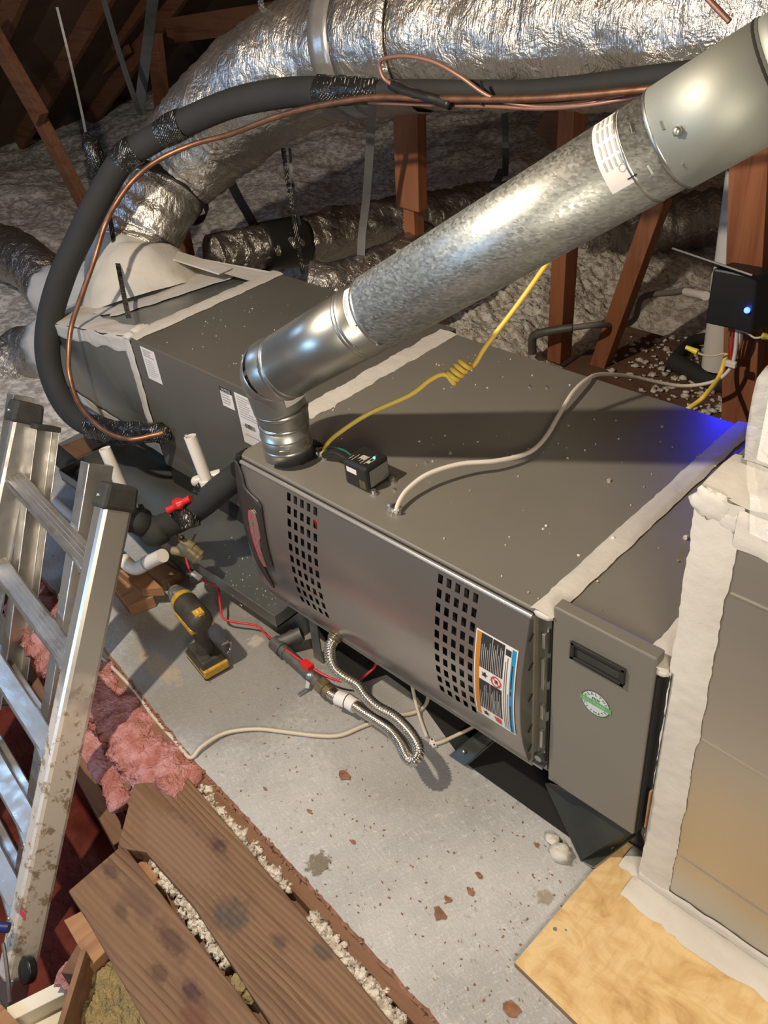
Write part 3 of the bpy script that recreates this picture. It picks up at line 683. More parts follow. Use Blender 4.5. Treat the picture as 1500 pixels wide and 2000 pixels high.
# warning label on the curved door
WX0, WX1, WZ1, WZ0 = .727, .824, .526, .297
def lab_patch(parent, name, mat, x0, x1, z0, z1, off, nz=8):
    b = MB(); b.grid(lambda a, c: onp(x0 + (x1 - x0) * a, z0 + (z1 - z0) * c, off), 1, max(1, nz)); return b.build(name, mat, parent)
lab = lab_patch(fur, 'warning_label', 'white', WX0, WX1, WZ0, WZ1, .0016, 14)
lab['label'] = 'orange black and blue warning label'
fx = lambda u: WX0 + (WX1 - WX0) * u
fz = lambda v: WZ1 - (WZ1 - WZ0) * v
lab_patch(lab, 'orange_band', 'orange', fx(.03), fx(.13), fz(.985), fz(.015), .0022, 12)
lab_patch(lab, 'blue_band', 'blue', fx(.875), fx(.97), fz(.985), fz(.015), .0022, 12)
for (u0, u1, v0, v1) in ((.14, .405, .015, .37), (.42, .70, .015, .37), (.14, .405, .505, .87), (.42, .70, .505, .87)):
    lab_patch(lab, 'text_panel', 'print', fx(u0), fx(u1), fz(v1), fz(v0), .0022, 6)
b = MB()
for (u0, u1, v0, v1, n) in ((.16, .39, .03, .36, 5), (.44, .68, .03, .36, 6), (.16, .39, .52, .86, 5), (.44, .68, .52, .86, 7)):
    for i in range(n):
        u = u0 + (u1 - u0) * (i + .3) / n; v0i = v0 + (v1 - v0) * random.uniform(.0, .45)
        b.grid(lambda a, c: onp(fx(u) + .0014 * a, fz(v1) + (fz(v0i) - fz(v1)) * c, .0028), 1, 6)
b.build('label_print', 'lightprint', lab)
b = MB()
for u, v0i in ((.745, .17), (.79, .12), (.835, .5)):
    b.grid(lambda a, c: onp(fx(u) + .0012 * a, fz(.97) + (fz(v0i) - fz(.97)) * c, .0024), 1, 8)
for v0i, v1i in ((.17, .42), (.45, .50), (.62, .97)):
    b.grid(lambda a, c: onp(fx(.905) + .0022 * a, fz(v1i) + (fz(v0i) - fz(v1i)) * c, .0028), 1, 4)
b.grid(lambda a, c: onp(fx(.73) + .0125 * a, fz(.10) + .014 * c, .0024), 1, 1)
for (cu, cv) in ((.27, .435), (.27, .93)):   # black pictograms
    for q in range(5):
        a0 = q * 1.257 + cv * 3; b.add([onp(fx(cu) + .009 * math.cos(a0 + d_) * r_, fz(cv) + .009 * math.sin(a0 + d_) * r_, .0025) for d_, r_ in ((0, 1), (.5, .45), (-.5, .45))], [(0, 1, 2)])
    b.add([onp(fx(cu) + .005 * math.cos(k * 1.047), fz(cv) + .005 * math.sin(k * 1.047), .0026) for k in range(6)], [tuple(range(6))])
b.box((fx(.53), dy(fz(.44)) - .0029, fz(.46)), (fx(.60), dy(fz(.44)) - .0026, fz(.42)))
b.build('label_print', 'print', lab)
b = MB(); cu, cv = fx(.56), fz(.44)
for k in range(20):
    a0, a1 = k * math.pi / 10, (k + 1) * math.pi / 10
    b.add([onp(cu + r_ * math.cos(a_), cv + r_ * 1.05 * math.sin(a_), .003) for r_, a_ in ((.0095, a0), (.0125, a0), (.0125, a1), (.0095, a1))], [(0, 1, 2, 3)])
b.beam(onp(cu - .008, cv + .008, .0031), onp(cu + .008, cv - .008, .0031), .002, .0003, (0, 1, 0))
b.add([onp(fx(u), fz(v), .0026) for u, v in ((.48, .90), (.66, .89), (.66, .965), (.52, .955))], [(0, 1, 2, 3)])
b.build('label_sign', 'redprint', lab)
# hole and details on the top
SX, SY = .103, .070
b = MB(); b.cyl(V(SX + .012, SY + .010, ZT + .0002), V(SX + .012, SY + .010, ZT + .0008), .068, 32); b.build('flue_hole', 'blackvoid', fur)
for px, py in ((1068, 757), (832, 903), (880, 886), (771, 957), (1035, 756)):
    b = MB(); q = at(px, py, z=ZT); b.cyl(q, q + V(0, 0, .004), .0045, 8, .003); b.build('screw', 'zinc', fur, smooth=True)
# mastic on furnace seams
mastic_patch(V(-.035, .205, ZT + .0005), (0, 1, 0), (-1, 0, 0), .55, -.062, .0025, .007, 60, 3, fur)
mastic_patch(V(L - .008, -.002, ZT + .0005), (0, 1, 0), (-1, 0, 0), D + .01, -.046, .004, .003, 60, 7, fur)
b = MB(); b.ball(V(L + .014, .006, .613), .019, 16, 10, .15, (1.1, .5, .5)); b.build('mastic_lump', 'mastic', fur, smooth=True, ang=180)
# flange with tabs between door and filter cabinet
b = MB(); b.box((L, .012, ZB), (.868, .04, .612)); b.build('side_flange', 'galvdark', fur)
for z0, z1 in ((.53, .565), (.335, .375), (.42, .50), (.25, .30)): b = MB(); b.box((.853, .004, z0), (.860, .012, z1)); b.build('flange_tab', 'silver', fur, bevel=.001)
for i, z in enumerate((.55, .475, .39, .30, .24)):
    b = MB(); b.beam(V(.8395, -.014, z), V(.8395, -.002, z + .012), .002, .002); b.build('flange_slot', 'blackvoid', fur)
    b = MB(); b.beam(V(.866, .010, z - .03), V(.866, .010, z + .03), .004, .003); b.build('flange_slot', 'blackvoid', fur)
b = MB(); b.cyl(V(.856, -.004, .222), V(.856, .012, .222), .008, 12); b.box((.845, -.006, .198), (.868, .012, .204)); b.build('flange_bolt', 'steel', fur, smooth=True)
# white specks and debris on the furnace top
random.seed(21); b = MB()
for i in range(95):
    x, y = random.uniform(.03, 1.04), random.uniform(.02, .72); b.ball(V(x, y, ZT + .001), random.uniform(.0008, .0028), 6, 4, .9)
for i in range(60):
    x, y = random.uniform(-.75, -.05), random.uniform(.22, .75); b.ball(V(x, y, ZT + .001), random.uniform(.0008, .0022), 6, 4, .9)
for px, py in ((485, 693), (476, 697), (1190, 938), (1340, 1050), (1197, 1052)):
    q = at(px, py, z=ZT + .002); b.ball(q, .005, 8, 5, 1.2)
stuff(b.build('debris', 'fluffnear', smooth=True), 'white specks of insulation scattered on the cabinet tops', 'debris')
# ================================================================== FILTER CABINET
fil = thing('filter_cabinet', 'slim grey filter cabinet with recessed black handle beside furnace', 'cabinet', (.97, .35, .1))
b = MB(); b.box((.874, .03, .176), (1.072, D, .618)); b.build('body', 'cabinet', fil, bevel=.002)
b = MB(); b.box((.875, .005, .163), (1.071, .032, .644)); fd = b.build('door_panel', 'cabinet', fil, bevel=.003)
hx0, hx1, hz0, hz1 = .916, 1.021, .549, .589
b = MB(); fr = .007
b.box((hx0, -.001, hz1 - fr), (hx1, .006, hz1)); b.box((hx0, -.001, hz0), (hx1, .006, hz0 + fr)); b.box((hx0, -.001, hz0), (hx0 + fr, .006, hz1)); b.box((hx1 - fr, -.001, hz0), (hx1, .006, hz1))
h = b.build('handle', 'black', fd, bevel=.001); h['label'] = 'black recessed handle'
b = MB(); b.box((hx0 + fr, .0042, hz0 + fr), (hx1 - fr, .0047, hz1 - fr - .009)); b.build('handle_recess', 'rubber', fd)
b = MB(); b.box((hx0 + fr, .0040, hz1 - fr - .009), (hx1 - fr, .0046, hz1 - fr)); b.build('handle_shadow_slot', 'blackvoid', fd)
# round sticker
cx, cz, R0 = .970, .465, .029
def disc(b, r0, r1, a0, a1, y, n=32):
    for k in range(n):
        u0, u1 = a0 + (a1 - a0) * k / n, a0 + (a1 - a0) * (k + 1) / n
        b.add([V(cx + r_ * math.cos(a_), y, cz + r_ * math.sin(a_)) for r_, a_ in ((r0, u0), (r1, u0), (r1, u1), (r0, u1))], [(0, 1, 2, 3)])
b = MB(); disc(b, 0, R0, 0, 2 * math.pi, .0042); stk = b.build('round_sticker', 'stickerpale', fd); stk['label'] = 'round pale sticker with green band'
b = MB(); b.quad(V(cx - R0 - .003, .0040, cz - .006), (2 * R0 + .006, 0, 0), (0, 0, .0125)); b.build('green_band', 'stickergreen', stk)
b = MB(); disc(b, R0 - .0012, R0, .25, math.pi - .25, .0039); disc(b, R0 - .0012, R0, math.pi + .25, 2 * math.pi - .25, .0039)
def arc_text(txt, r, amid, span, size, flip):
    n = len(txt)
    for i, ch in enumerate(txt):
        a = amid + (span / 2 - span * i / (n - 1)) * (-1 if flip else 1)
        rad = V(math.cos(a), 0, math.sin(a)); up = -rad if flip else rad; rt = V(up.z, 0, -up.x)
        vs_, fs_, w = text_mesh(ch, size, V(0, 0, 0), rt, up)
        o_ = V(cx, .0038, cz) + rad * r - rt * w / 2 - up * size * .35
        b.add([v_ + o_ for v_ in vs_], fs_)
arc_text('HEALTHY', R0 - .0062, math.pi / 2, 2.25, .0092, False); arc_text('CLIMATE', R0 - .0062, -math.pi / 2, 2.25, .0092, True)
for k in range(5): b.beam(V(cx - .007 + k * .0035, .0038, cz + .008), V(cx - .006 + k * .003, .0038, cz + .014), .0016, .0002, (0, 1, 0))
b.build('sticker_lettering', 'print', stk)
b = MB(); vs_, fs_, w = text_mesh('SOLUTIONS', .0085, V(cx - .0265, .0037, cz - .0025), (1, 0, 0), (0, 0, 1)); b.add(vs_, fs_); b.build('band_lettering', 'stickerpale', stk)
mastic_patch(V(1.040, .006, .6195), (0, 1, 0), (-1, 0, 0), .45, -.045, .006, .008, 40, 11, fil)
b = MB(); b.ball(V(1.073, .017, .612), .018, 16, 10, .12, (1.0, .45, .6)); b.build('mastic_lump', 'mastic', fil, smooth=True, ang=180)
b = MB(); b.box((1.0715, .010, .17), (1.0765, .03, .60)); b.build('gasket_gap', 'blackvoid', fil)
# ================================================================== RETURN DUCT
ret = thing('return_duct', 'large galvanised return air duct sealed with pale mastic at right', 'duct', (1.4, .3, .02))
b = MB(); b.box((1.092, .018, .018), (1.85, .62, .975)); b.build('duct_body', 'ductsheet', ret, bevel=.002)
b = MB(); b.hexa([V(1.077, .026, .15), V(1.092, .014, .15), V(1.092, .06, .15), V(1.077, .06, .15)], [V(1.077, .026, .62), V(1.096, .014, .62), V(1.096, .06, .62), V(1.077, .06, .62)])
b.build('edge_flange', 'galv', ret)
b = MB(); b.box((1.088, .010, .20), (1.0905, .016, .31)); b.build('foam_gasket', 'block', ret)
mastic_patch(V(1.090, .0165, .02), (0, 0, 1), (1, 0, 0), .955, .064, .0022, .0045, 110, 2, ret, flip=-1)
mastic_patch(V(1.090, .0165, .018), (1, 0, 0), (0, 0, 1), .76, .030, .004, .006, 50, 4, ret)
mastic_patch(V(1.080, -.040, .0185), (1, 0, 0), (0, 1, 0), .76, .058, .003, .012, 50, 5, ret)
mastic_patch(V(1.150, .0165, .905), (1, 0, 0), (0, 0, 1), .70, .066, .004, .008, 40, 6, ret)
mastic_patch(V(1.090, .016, .9765), (1, 0, 0), (0, 1, 0), .74, .11, .004, .008, 40, 8, ret)
mastic_patch(V(1.045, .016, .0195), (1, 0, 0), (0, 1, 0), .06, .05, .004, .012, 20, 15, ret)
b = MB()
for i, (x, z, s) in enumerate(((1.112, .958, .030), (1.140, .945, .022))): b.ball(V(x, .018, z), s, 18, 12, .35, (1, .22, .8))
b.build('mastic_lump', 'mastic', ret, smooth=True, ang=180)
for z0, z1 in ((.825, .824), (.507, .480), (.172, .150)): b = MB(); b.beam(V(1.158, .0172, z0), V(1.75, .0172, z1), .003, .0025, (0, 0, 1)); b.build('cross_crease', 'ductsheet', ret)
b = MB(); b.box((1.108, .10, .972), (1.16, .135, .990)); b.build('exposed_metal', 'galv', ret)
# wrapped package on top of the duct
pk = thing('wrapped_package', 'white printed package in clear plastic on top of the return duct', 'package', (1.35, .25, .98))
q0 = at(1440, 905, z=.985)
b = MB(); b.box((1.125, .105, .985), (1.60, .50, 1.108)); pbx = b.build('carton', 'white', pk, bevel=.004)
b = MB()
vs_, fs_, w = text_mesh('changed', .032, V(1.175, .1045, 1.098), (0, 0, -1), (1, 0, 0)); b.add(vs_, fs_)
b.build('carton_lettering', 'print', pbx)
b = MB()
for k, (x, z0, z1) in enumerate(((1.142, 1.06, 1.10), (1.147, 1.055, 1.10), (1.14, 1.0, 1.035), (1.144, 1.0, 1.03), (1.172, .995, 1.02))): b.quad(V(x, .1045, z0), (.0018, 0, 0), (0, 0, z1 - z0))
b.build('carton_print', 'labelgrey', pbx)
b = MB()
def bag(a, c):
    x = 1.112 + .55 * a; zz = c
    if zz < .55:
        s = zz / .55; p = V(x, .098 - .012 * math.sin(s * 3) , .988 + .132 * s)
    else:
        s = (zz - .55) / .45; p = V(x, .098 + .42 * s, 1.120)
    return p + V(0, -.006 * noise.noise(p * 18), .008 * noise.noise(p * 15 + V(5, 0, 0)))
b.grid(bag, 40, 30)
b.grid(lambda a, c: V(1.112 + .008 * noise.noise(V(a * 6, c * 6, 3)), .098 + .42 * a, .988 + .132 * c), 20, 8)
def flap(a, c):   # loose corner of film hanging over the front of the duct
    x0 = 1.118 + .055 * c; p = V(x0 + (1.66 - x0) * a, .095 - .092 * c - .01 * math.sin(c * 3.1), .988 - .045 * max(0, c - .72) / .28)
    return p + V(0, 0, .006 * noise.noise(p * 22) + .004)
b.grid(flap, 30, 16)
b.build('plastic_film', 'film', pk, smooth=True, ang=180)
# ================================================================== COIL CABINET, PAN, PLENUM
CX0, CY0, CY1 = -.785, .205, .785
coil = thing('coil_cabinet', 'plain grey evaporator coil cabinet left of the furnace', 'cabinet', (-.4, .5, .13))
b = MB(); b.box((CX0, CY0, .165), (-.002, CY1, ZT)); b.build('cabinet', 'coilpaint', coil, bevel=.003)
def flat_label(parent, x0, x1, z0, z1, y, name='paper_label', skew=0):
    b = MB(); b.quad(V(x0, y, z0), (x1 - x0, 0, 0), (0, 0, z1 - z0)); return b.build(name, 'white', parent)
def bars(b, x0, x1, z0, z1, n, y, fill=.45):
    for i in range(n):
        z = z1 - (z1 - z0) * (i + .5) / n; w = (x1 - x0) * random.uniform(.55, 1); b.quad(V(x0, y, z), (w, 0, 0), (0, 0, (z1 - z0) / n * fill))
l1 = flat_label(coil, -.732, -.657, .500, .608, CY0 - .0006); b = MB(); bars(b, -.722, -.668, .575, .600, 4, CY0 - .0012, .6); bars(b, -.722, -.668, .51, .57, 8, CY0 - .0012, .28); b.build('label_print', 'labelgrey', l1)
l2 = flat_label(coil, -.350, -.297, .534, .597, CY0 - .0006); l2['label'] = 'notice label with black heading'
b = MB(); b.quad(V(-.350, CY0 - .0010, .581), (.053, 0, 0), (0, 0, .016)); b.build('label_heading', 'print', l2)
b = MB(); vs_, fs_, w = text_mesh('NOTICE', .0110, V(-.3425, CY0 - .0014, .5848), (1, 0, 0), (0, 0, 1)); b.add(vs_, fs_); b.build('label_lettering', 'white', l2)
b = MB(); bars(b, -.345, -.302, .540, .582, 5, CY0 - .0012, .5); b.build('label_print', 'labelgrey', l2)
l3 = flat_label(coil, -.284, -.200, .440, .597, CY0 - .0006); b = MB(); bars(b, -.276, -.205, .52, .59, 9, CY0 - .0012, .4); bars(b, -.272, -.205, .455, .512, 2, CY0 - .0012, .12)
b.build('label_print', 'labelgrey', l3)
b = MB()
for k in range(16): b.quad(V(-.262 + k * .0026, CY0 - .0012, .494), (random.choice((.0009, .0016)), 0, 0), (0, 0, .014))
b.build('bar_code', 'print', l3)
b = MB(); b.cyl(V(-.765, CY0 - .001, .285), V(-.765, CY0 - .003, .285), .0) if False else None
# joint mastic between coil cabinet and plenum
mastic_patch(V(CX0 - .022, CY0, ZT + .0015), (0, 1, 0), (-1, 0, 0), CY1 - CY0, -.062, .003, .006, 40, 21, coil)
mastic_patch(V(CX0 - .038, CY0 - .002, .21), (0, 0, 1), (1, 0, 0), .41, .040, .003, .005, 40, 22, coil, flip=-1)
b = MB(); b.ball(V(CX0 - .012, CY0 + .01, ZT - .002), .022, 14, 10, .4, (1.1, .8, .5)); b.ball(V(CX0 - .02, CY0 + .05, ZT + .003), .024, 14, 10, .4, (.8, 1.5, .4)); b.build('mastic_lump', 'mastic', coil, smooth=True, ang=180)
# drain pan
pan = thing('drain_pan', 'grey metal drain pan under the coil cabinet', 'pan', (-.5, .4, .09))
px0, px1, py0, py1, pz = -1.12, .028, -.018, .86, .088
b = MB(); b.box((px0, py0, pz), (px1, py1, pz + .004)); b.build('pan_floor', 'galvdark', pan)
b = MB(); hh = .042; w_ = .003
b.box((px0, py0, pz), (px1, py0 + w_, pz + hh)); b.box((px0, py1 - w_, pz), (px1, py1, pz + hh)); b.box((px0, py0, pz), (px0 + w_, py1, pz + hh)); b.box((px1 - w_, py0, pz), (px1, py1, pz + hh))
b.build('pan_rim', 'galvdark', pan, bevel=.001)
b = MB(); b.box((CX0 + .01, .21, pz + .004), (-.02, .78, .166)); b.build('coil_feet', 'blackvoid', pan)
random.seed(5); b = MB()
for i in range(70):
    q = at(random.uniform(440, 540), random.uniform(1050, 1185), z=pz + .005); b.ball(q, random.uniform(.0008, .002), 6, 4, .9)
b.build('debris', 'fluffnear', pan); bpy.data.objects[-1] if False else None
# supply plenum
sup = thing('supply_plenum', 'tapered galvanised supply plenum patched with mastic at far left', 'plenum', (-1.05, .5, .15))
A = dict(rb=V(CX0 - .002, CY0 + .004, .20), rt=V(CX0 - .002, CY0 + .004, ZT - .003), rbb=V(CX0 - .002, CY1, .20), rtb=V(CX0 - .002, CY1, ZT - .003))
lf, lb, lz0, lz1, lx_ = .215, .82, .225, .508, -1.42
Bq = dict(lb=V(lx_, lf, lz0), lt=V(lx_, lf, lz1), lbb=V(lx_, lb, lz0), ltb=V(lx_, lb, lz1 + .03))
b = MB(); b.hexa([Bq['lb'], A['rb'], A['rbb'], Bq['lbb']], [Bq['lt'], A['rt'], A['rtb'], Bq['ltb']]); b.build('plenum_body', 'galvdark', sup, bevel=.003)
def quadpatch(a, b_, c, d_, lift, seed, parent, name='mastic', nu=26, nv=10, jag=.012):
    bb = MB(); a, b_, c, d_ = [Vector(x) for x in (a, b_, c, d_)]; nrm = (b_ - a).cross(d_ - a).normalized()
    def fn(u, v):
        p = a.lerp(b_, u).lerp(d_.lerp(c, u), v)
        e = 1 if (v < .01 or v > .99 or u < .01 or u > .99) else 0
        p = p + ((c - b_).normalized() * noise.noise(V(u * 9, v * 3, seed)) + (b_ - a).normalized() * noise.noise(V(u * 3, v * 9, seed + 7))) * jag * e
        return p + nrm * (lift + .003 * noise.noise(p * 35)) * (.3 if e else 1)
    bb.grid(fn, nu, nv); return bb.build(name, 'mastic', parent, smooth=True, ang=180)
rt, lt, rtb, ltb, rb_, lb_ = A['rt'], Bq['lt'], A['rtb'], Bq['ltb'], A['rb'], Bq['lb']
quadpatch(lt, rt, rt.lerp(rtb, .10), lt.lerp(ltb, .20), .003, 2, sup)                                       # along the top front edge
quadpatch(lt + V(0, -.003, -.045), rt + V(0, -.003, -.05), rt + V(0, -.003, 0), lt + V(0, -.003, 0), .002, 4, sup)
quadpatch(lt.lerp(ltb, .12), lt.lerp(rt, .55).lerp(ltb.lerp(rtb, .55), .20), lt.lerp(rt, .80).lerp(ltb.lerp(rtb, .80), .90), ltb, .003, 9, sup, nu=30, nv=20, jag=.03)
quadpatch(lb_ + V(0, -.003, 0), rb_ + V(0, -.003, 0), rb_ + V(0, -.003, .03), lb_ + V(0, -.003, .04), .002, 14, sup)
# raised back lip of the plenum top
b = MB(); p0 = at(335, 497, z=.640); p1 = at(440, 530, z=.632); b.beam(p0, p1, .06, .006); b.build('raised_lip', 'mastic', sup, bevel=.002)
quadpatch(at(320, 500, z=.64), at(338, 494, z=.64), at(545, 533, z=ZT + .004), at(500, 552, z=ZT + .003), .003, 31, sup, nu=16, nv=8, jag=.008)
# ================================================================== FLUE PIPE
fl = thing('flue_pipe', 'galvanised flue pipe rising from furnace top to the upper right', 'pipe', (SX, SY, ZT))
P1 = at(700, 630, y=.12); P2 = at(1200, 335, y=.26); fd_ = (P2 - P1).normalized()
RP = .0690; RS = .0560
top_s = V(SX, SY, ZT + .095)
def ringbead(b, c, d_, r, w=.003, n=28):
    b.tube([c - d_ * w * 1.5, c - d_ * w * .5, c + d_ * w * .5, c + d_ * w * 1.5], [r, r + w * .7, r + w * .7, r], n, 1, False)
b = MB(); b.tube([V(SX, SY, ZT - .012), top_s], RS, 36, 1, False); b.build('stub_connector', 'pipe2', fl, smooth=True, solid=.001)
for z in (.030, .062, .088):
    b = MB(); ringbead(b, V(SX, SY, ZT + z), V(0, 0, 1), RS); b.build('bead_ring', 'pipe2', fl, smooth=True)
b = MB(); b.tube([V(SX + .002, SY - RS + .004, ZT - .004), V(SX + .002, SY - RS - .002, ZT + .0015)], .012, 12, 1); b.build('crimp_tab', 'pipe2', fl, smooth=True)
b = MB(); b.beam(V(SX + .035, SY - RS + .006, ZT + .045), V(SX + .052, SY - RS + .022, ZT + .045), .004, .006); b.build('locking_clip', 'pipe2', fl)
# elbow gores
pe = P1 - fd_ * .250
elbow = [top_s, top_s + V(.001, .0, .030), top_s.lerp(pe, .55) + V(-.022, 0, .028), pe - fd_ * .012 + V(-.004, 0, .004), pe + fd_ * .02]
cm = catmull(elbow, 5)
for i in range(0, 20, 5):
    seg = cm[i:i + 6]; r0 = RS + (RP - RS) * i / 20; r1 = RS + (RP - RS) * (i + 5) / 20
    b = MB(); b.tube([seg[0], seg[2], seg[5]], [r0 + .0012, r0 + .002, r1 - .0005], 36, 3, False); b.build('elbow_gore', 'pipe2', fl, smooth=True, solid=.001)
    b = MB(); ringbead(b, seg[5], (seg[5] - seg[3]).normalized(), r1, .0035, 36); b.build('elbow_seam', 'pipe2', fl, smooth=True)
S0 = pe + fd_ * .015; S1 = P1 + fd_ * .055; S2 = at(1310, 262, y=.292); S2 = P1 + fd_ * ((S2 - P1).dot(fd_)); S3 = S2 + fd_ * .16
b = MB(); b.tube([S0, S1], RP, 48, 1, False); b.build('lower_section', 'pipe2', fl, smooth=True, solid=.0012)
b = MB(); b.tube([S1 - fd_ * .005, S2 + fd_ * .03], RP + .0025, 48, 1, False); b.build('upper_section', 'pipe', fl, smooth=True, solid=.0012)
b = MB(); b.tube([S2, S3], RP + .006, 48, 1, False); b.build('coupling', 'pipe3', fl, smooth=True, solid=.0015)
upv = V(.10, .05, 1).normalized()
b = MB(); b.tube([S3 - fd_ * .005, S3 + fd_ * .05, S3 + fd_ * .10 + V(0, 0, .03), S3 + fd_ * .13 + V(0, 0, .12)], RP + .005, 40, 4, False); b.build('upper_elbow', 'pipe3', fl, smooth=True, solid=.0015)
for c, r in ((S0 + fd_ * .012, RP), (S1 - fd_ * .055, RP), (S1 - fd_ * .046, RP), (S1, RP + .002), (S2 + fd_ * .002, RP + .005), (S2 - fd_ * .045, RP + .002)): b = MB(); ringbead(b, c, fd_, r, .003, 40); b.build('bead_ring', 'pipe2', fl, smooth=True)
for c, r, w in ((S3 - fd_ * .006, RP + .006, .0022), (S2 + fd_ * .035, RP + .0035, .0012)):
    b = MB(); ringbead(b, c, fd_, r, w, 40); b.build('dark_seam', 'blackvoid', fl, smooth=True)
# frame around the pipe for stickers
ca = (CAM - P1); ca = (ca - fd_ * ca.dot(fd_)).normalized(); cb = fd_.cross(ca)
def onpipe(s, ang, r): return P1 + fd_ * s + (ca * math.cos(ang) + cb * math.sin(ang)) * r
def pipe_label(s, w, a0, a1, r, name):
    b = MB(); b.grid(lambda u, v: onpipe(s + w * (u - .5), a0 + (a1 - a0) * v, r), 2, 14); return b.build(name, 'white', fl, smooth=True)
def pipe_label_px(p_low, w, span, r):
    """label whose lower end is seen at pixel p_low"""
    best = None
    for i in range(160):
        s = -.3 + i * .006
        for k in range(40):
            a = -1.5 + k * .075; q = onpipe(s, a, r); v = q - CAM; zz = v.dot(FWD); X = 750 + F_PX * v.dot(RIGHT) / zz; Y = 1000 + F_PX * v.dot(DOWN) / zz
            e = (X - p_low[0]) ** 2 + (Y - p_low[1]) ** 2
            if best is None or e < best[0]: best = (e, s, a)
    return best[1], best[2]
for (p_, w, span, r, big) in (((1222, 362), .040, 1.75, RP + .0035, True), ((697, 648), .017, 1.25, RP + .0012, False)):
    s, a = pipe_label_px(p_, w, span, r); sg = 1 if (onpipe(s, a + .3, r) - onpipe(s, a, r)).dot(DOWN) < 0 else -1
    lb2 = pipe_label(s, w, a, a + sg * span, r, 'paper_sticker')
    b = MB()
    for i in range(4 if big else 2):
        for (v0, v1) in ((.25, .36), (.40, .55), (.60, .75), (.8, .95)) if big else ((.35, .8),):
            s0 = s - w * .32 + i * w * .2
            b.grid(lambda u, v: onpipe(s0 + .003 * u * w / .04, a + sg * span * (v0 + (v1 - v0) * v), r + .0006), 1, 5)
    b.build('sticker_print', 'labelgrey', lb2)
    b = MB(); s0 = s + w * .22
    b.grid(lambda u, v: onpipe(s0 + (.012 if big else .004) * u, a + sg * (.10 + .03 * v), r + .0006), 1, 1)
    if big: b.add([onpipe(s0 + .011, a + sg * .07, r + .0006), onpipe(s0 + .011, a + sg * .16, r + .0006), onpipe(s0 + .016, a + sg * .115, r + .0006)], [(0, 1, 2)])
    b.build('sticker_arrow', 'print', lb2)
    if big:
        b = MB()
        for k in range(18):
            t0, t1 = k * math.pi / 9, (k + 1) * math.pi / 9
            b.add([onpipe(s + .010 + rr * math.cos(q), a + sg * (.36 + rr * math.sin(q) / r), r + .0006) for rr, q in ((.0045, t0), (.0056, t0), (.0056, t1), (.0045, t1))], [(0, 1, 2, 3)])
        b.build('sticker_mark', 'labelgrey', lb2)
b = MB(); q = cm[7]; dl = (cm[9] - cm[5]).normalized(); c1 = (CAM - q); c1 = (c1 - dl * c1.dot(dl)).normalized(); c2 = dl.cross(c1)
b.grid(lambda u, v: cm[7].lerp(cm[10], u) + (c1 * math.cos(.15 + .95 * v) + c2 * math.sin(.15 + .95 * v)) * (RP - .0005), 3, 8)
b.build('paper_sticker', 'white', fl, smooth=True)
# punched clips and a screw on the pipe
b = MB()
for s_, a_ in ((S2, .5), (S2 + fd_ * .0, -.35), (S1 - fd_ * .02, .75)):
    s0 = (s_ - P1).dot(fd_); b.beam(onpipe(s0 + .02, a_, RP + .006), onpipe(s0 + .02, a_ + .16, RP + .006), .004, .004); b.beam(onpipe(s0 - .02, a_ - .3, RP + .005), onpipe(s0 - .02, a_ - .1, RP + .005), .004, .003)
s0 = (S2 - P1).dot(fd_) + .035; b.ball(onpipe(s0, -.05, RP + .008), .007, 10, 6, .2, (1, 1, 1)); b.build('locking_clip', 'pipe2', fl, smooth=True)
# ================================================================== SURGE PROTECTOR AND CABLES
sp = thing('surge_protector', 'small black box with green light on the furnace top', 'electrical box', (.315, .135, ZT))
q0, q1, q3 = at(720, 965, z=ZT), at(763, 936, z=ZT), at(680, 927, z=ZT)
ux = (q1 - q0); uy = (q3 - q0); uy = (uy - ux * uy.dot(ux) / ux.length_squared); uy = uy.normalized() * .070; hz_ = .062
b = MB(); b.prism([q0, q0 + ux, q0 + ux + uy, q0 + uy], (0, 0, hz_)); bx = b.build('housing', 'black', sp, bevel=.006)
exn, eyn = ux.normalized(), uy.normalized()
b = MB(); b.prism([q0 + ux * .12 + V(0, 0, .012) - eyn * .0008, q0 + ux * .92 + V(0, 0, .012) - eyn * .0008, q0 + ux * .92 + V(0, 0, .052) - eyn * .0008, q0 + ux * .12 + V(0, 0, .052) - eyn * .0008], eyn * -.0006); b.build('grey_plate', 'steel', sp)
b = MB(); b.quad(q0 - exn * .0006 + eyn * .030 + V(0, 0, .036), eyn * .030, V(0, 0, .013)); b.build('white_sticker', 'white', sp)
b = MB(); b.quad(q0 - exn * .0006 + eyn * .006 + V(0, 0, .008), eyn * .018, V(0, 0, .02)); b.build('tan_sticker', 'brass', sp)
b = MB(); zt_ = ZT + hz_ + .0006
for k in range(7): b.quad(q0 + ux * random.uniform(.1, .4) + eyn * (.010 + .008 * k) + V(0, 0, hz_ + .0006), exn * random.uniform(.015, .04), eyn * .0018)
b.quad(q0 + ux * .35 + eyn * .028 + V(0, 0, hz_ + .0007), exn * .014, eyn * .014); b.quad(q0 + ux * .28 + eyn * .010 + V(0, 0, hz_ + .0007), exn * .010, eyn * .008)
b.build('top_print', 'labelgrey', sp)
b = MB(); b.ball(q0 + ux * .62 + eyn * .016 + V(0, 0, hz_ + .001), .0032, 10, 6); b.build('green_light', 'greenled', sp, smooth=True)
for s_ in (.12, .95):
    b = MB(); c = q0 + ux * s_ - eyn * .008; b.cyl(c, c + V(0, 0, .004), .010, 12); b.cyl(c + V(0, 0, .004), c + V(0, 0, .010), .0055, 8); b.build('screw_foot', 'zinc', sp)
b = MB(); c = q0 + uy + ux * .45; b.tube([c + V(0, 0, .03), c + eyn * .015 + V(0, 0, .035), at(655, 885, z=ZT + .03), at(634, 889, z=ZT + .012)], .0085, 10, 5); b.build('black_lead', 'black', sp, smooth=True)
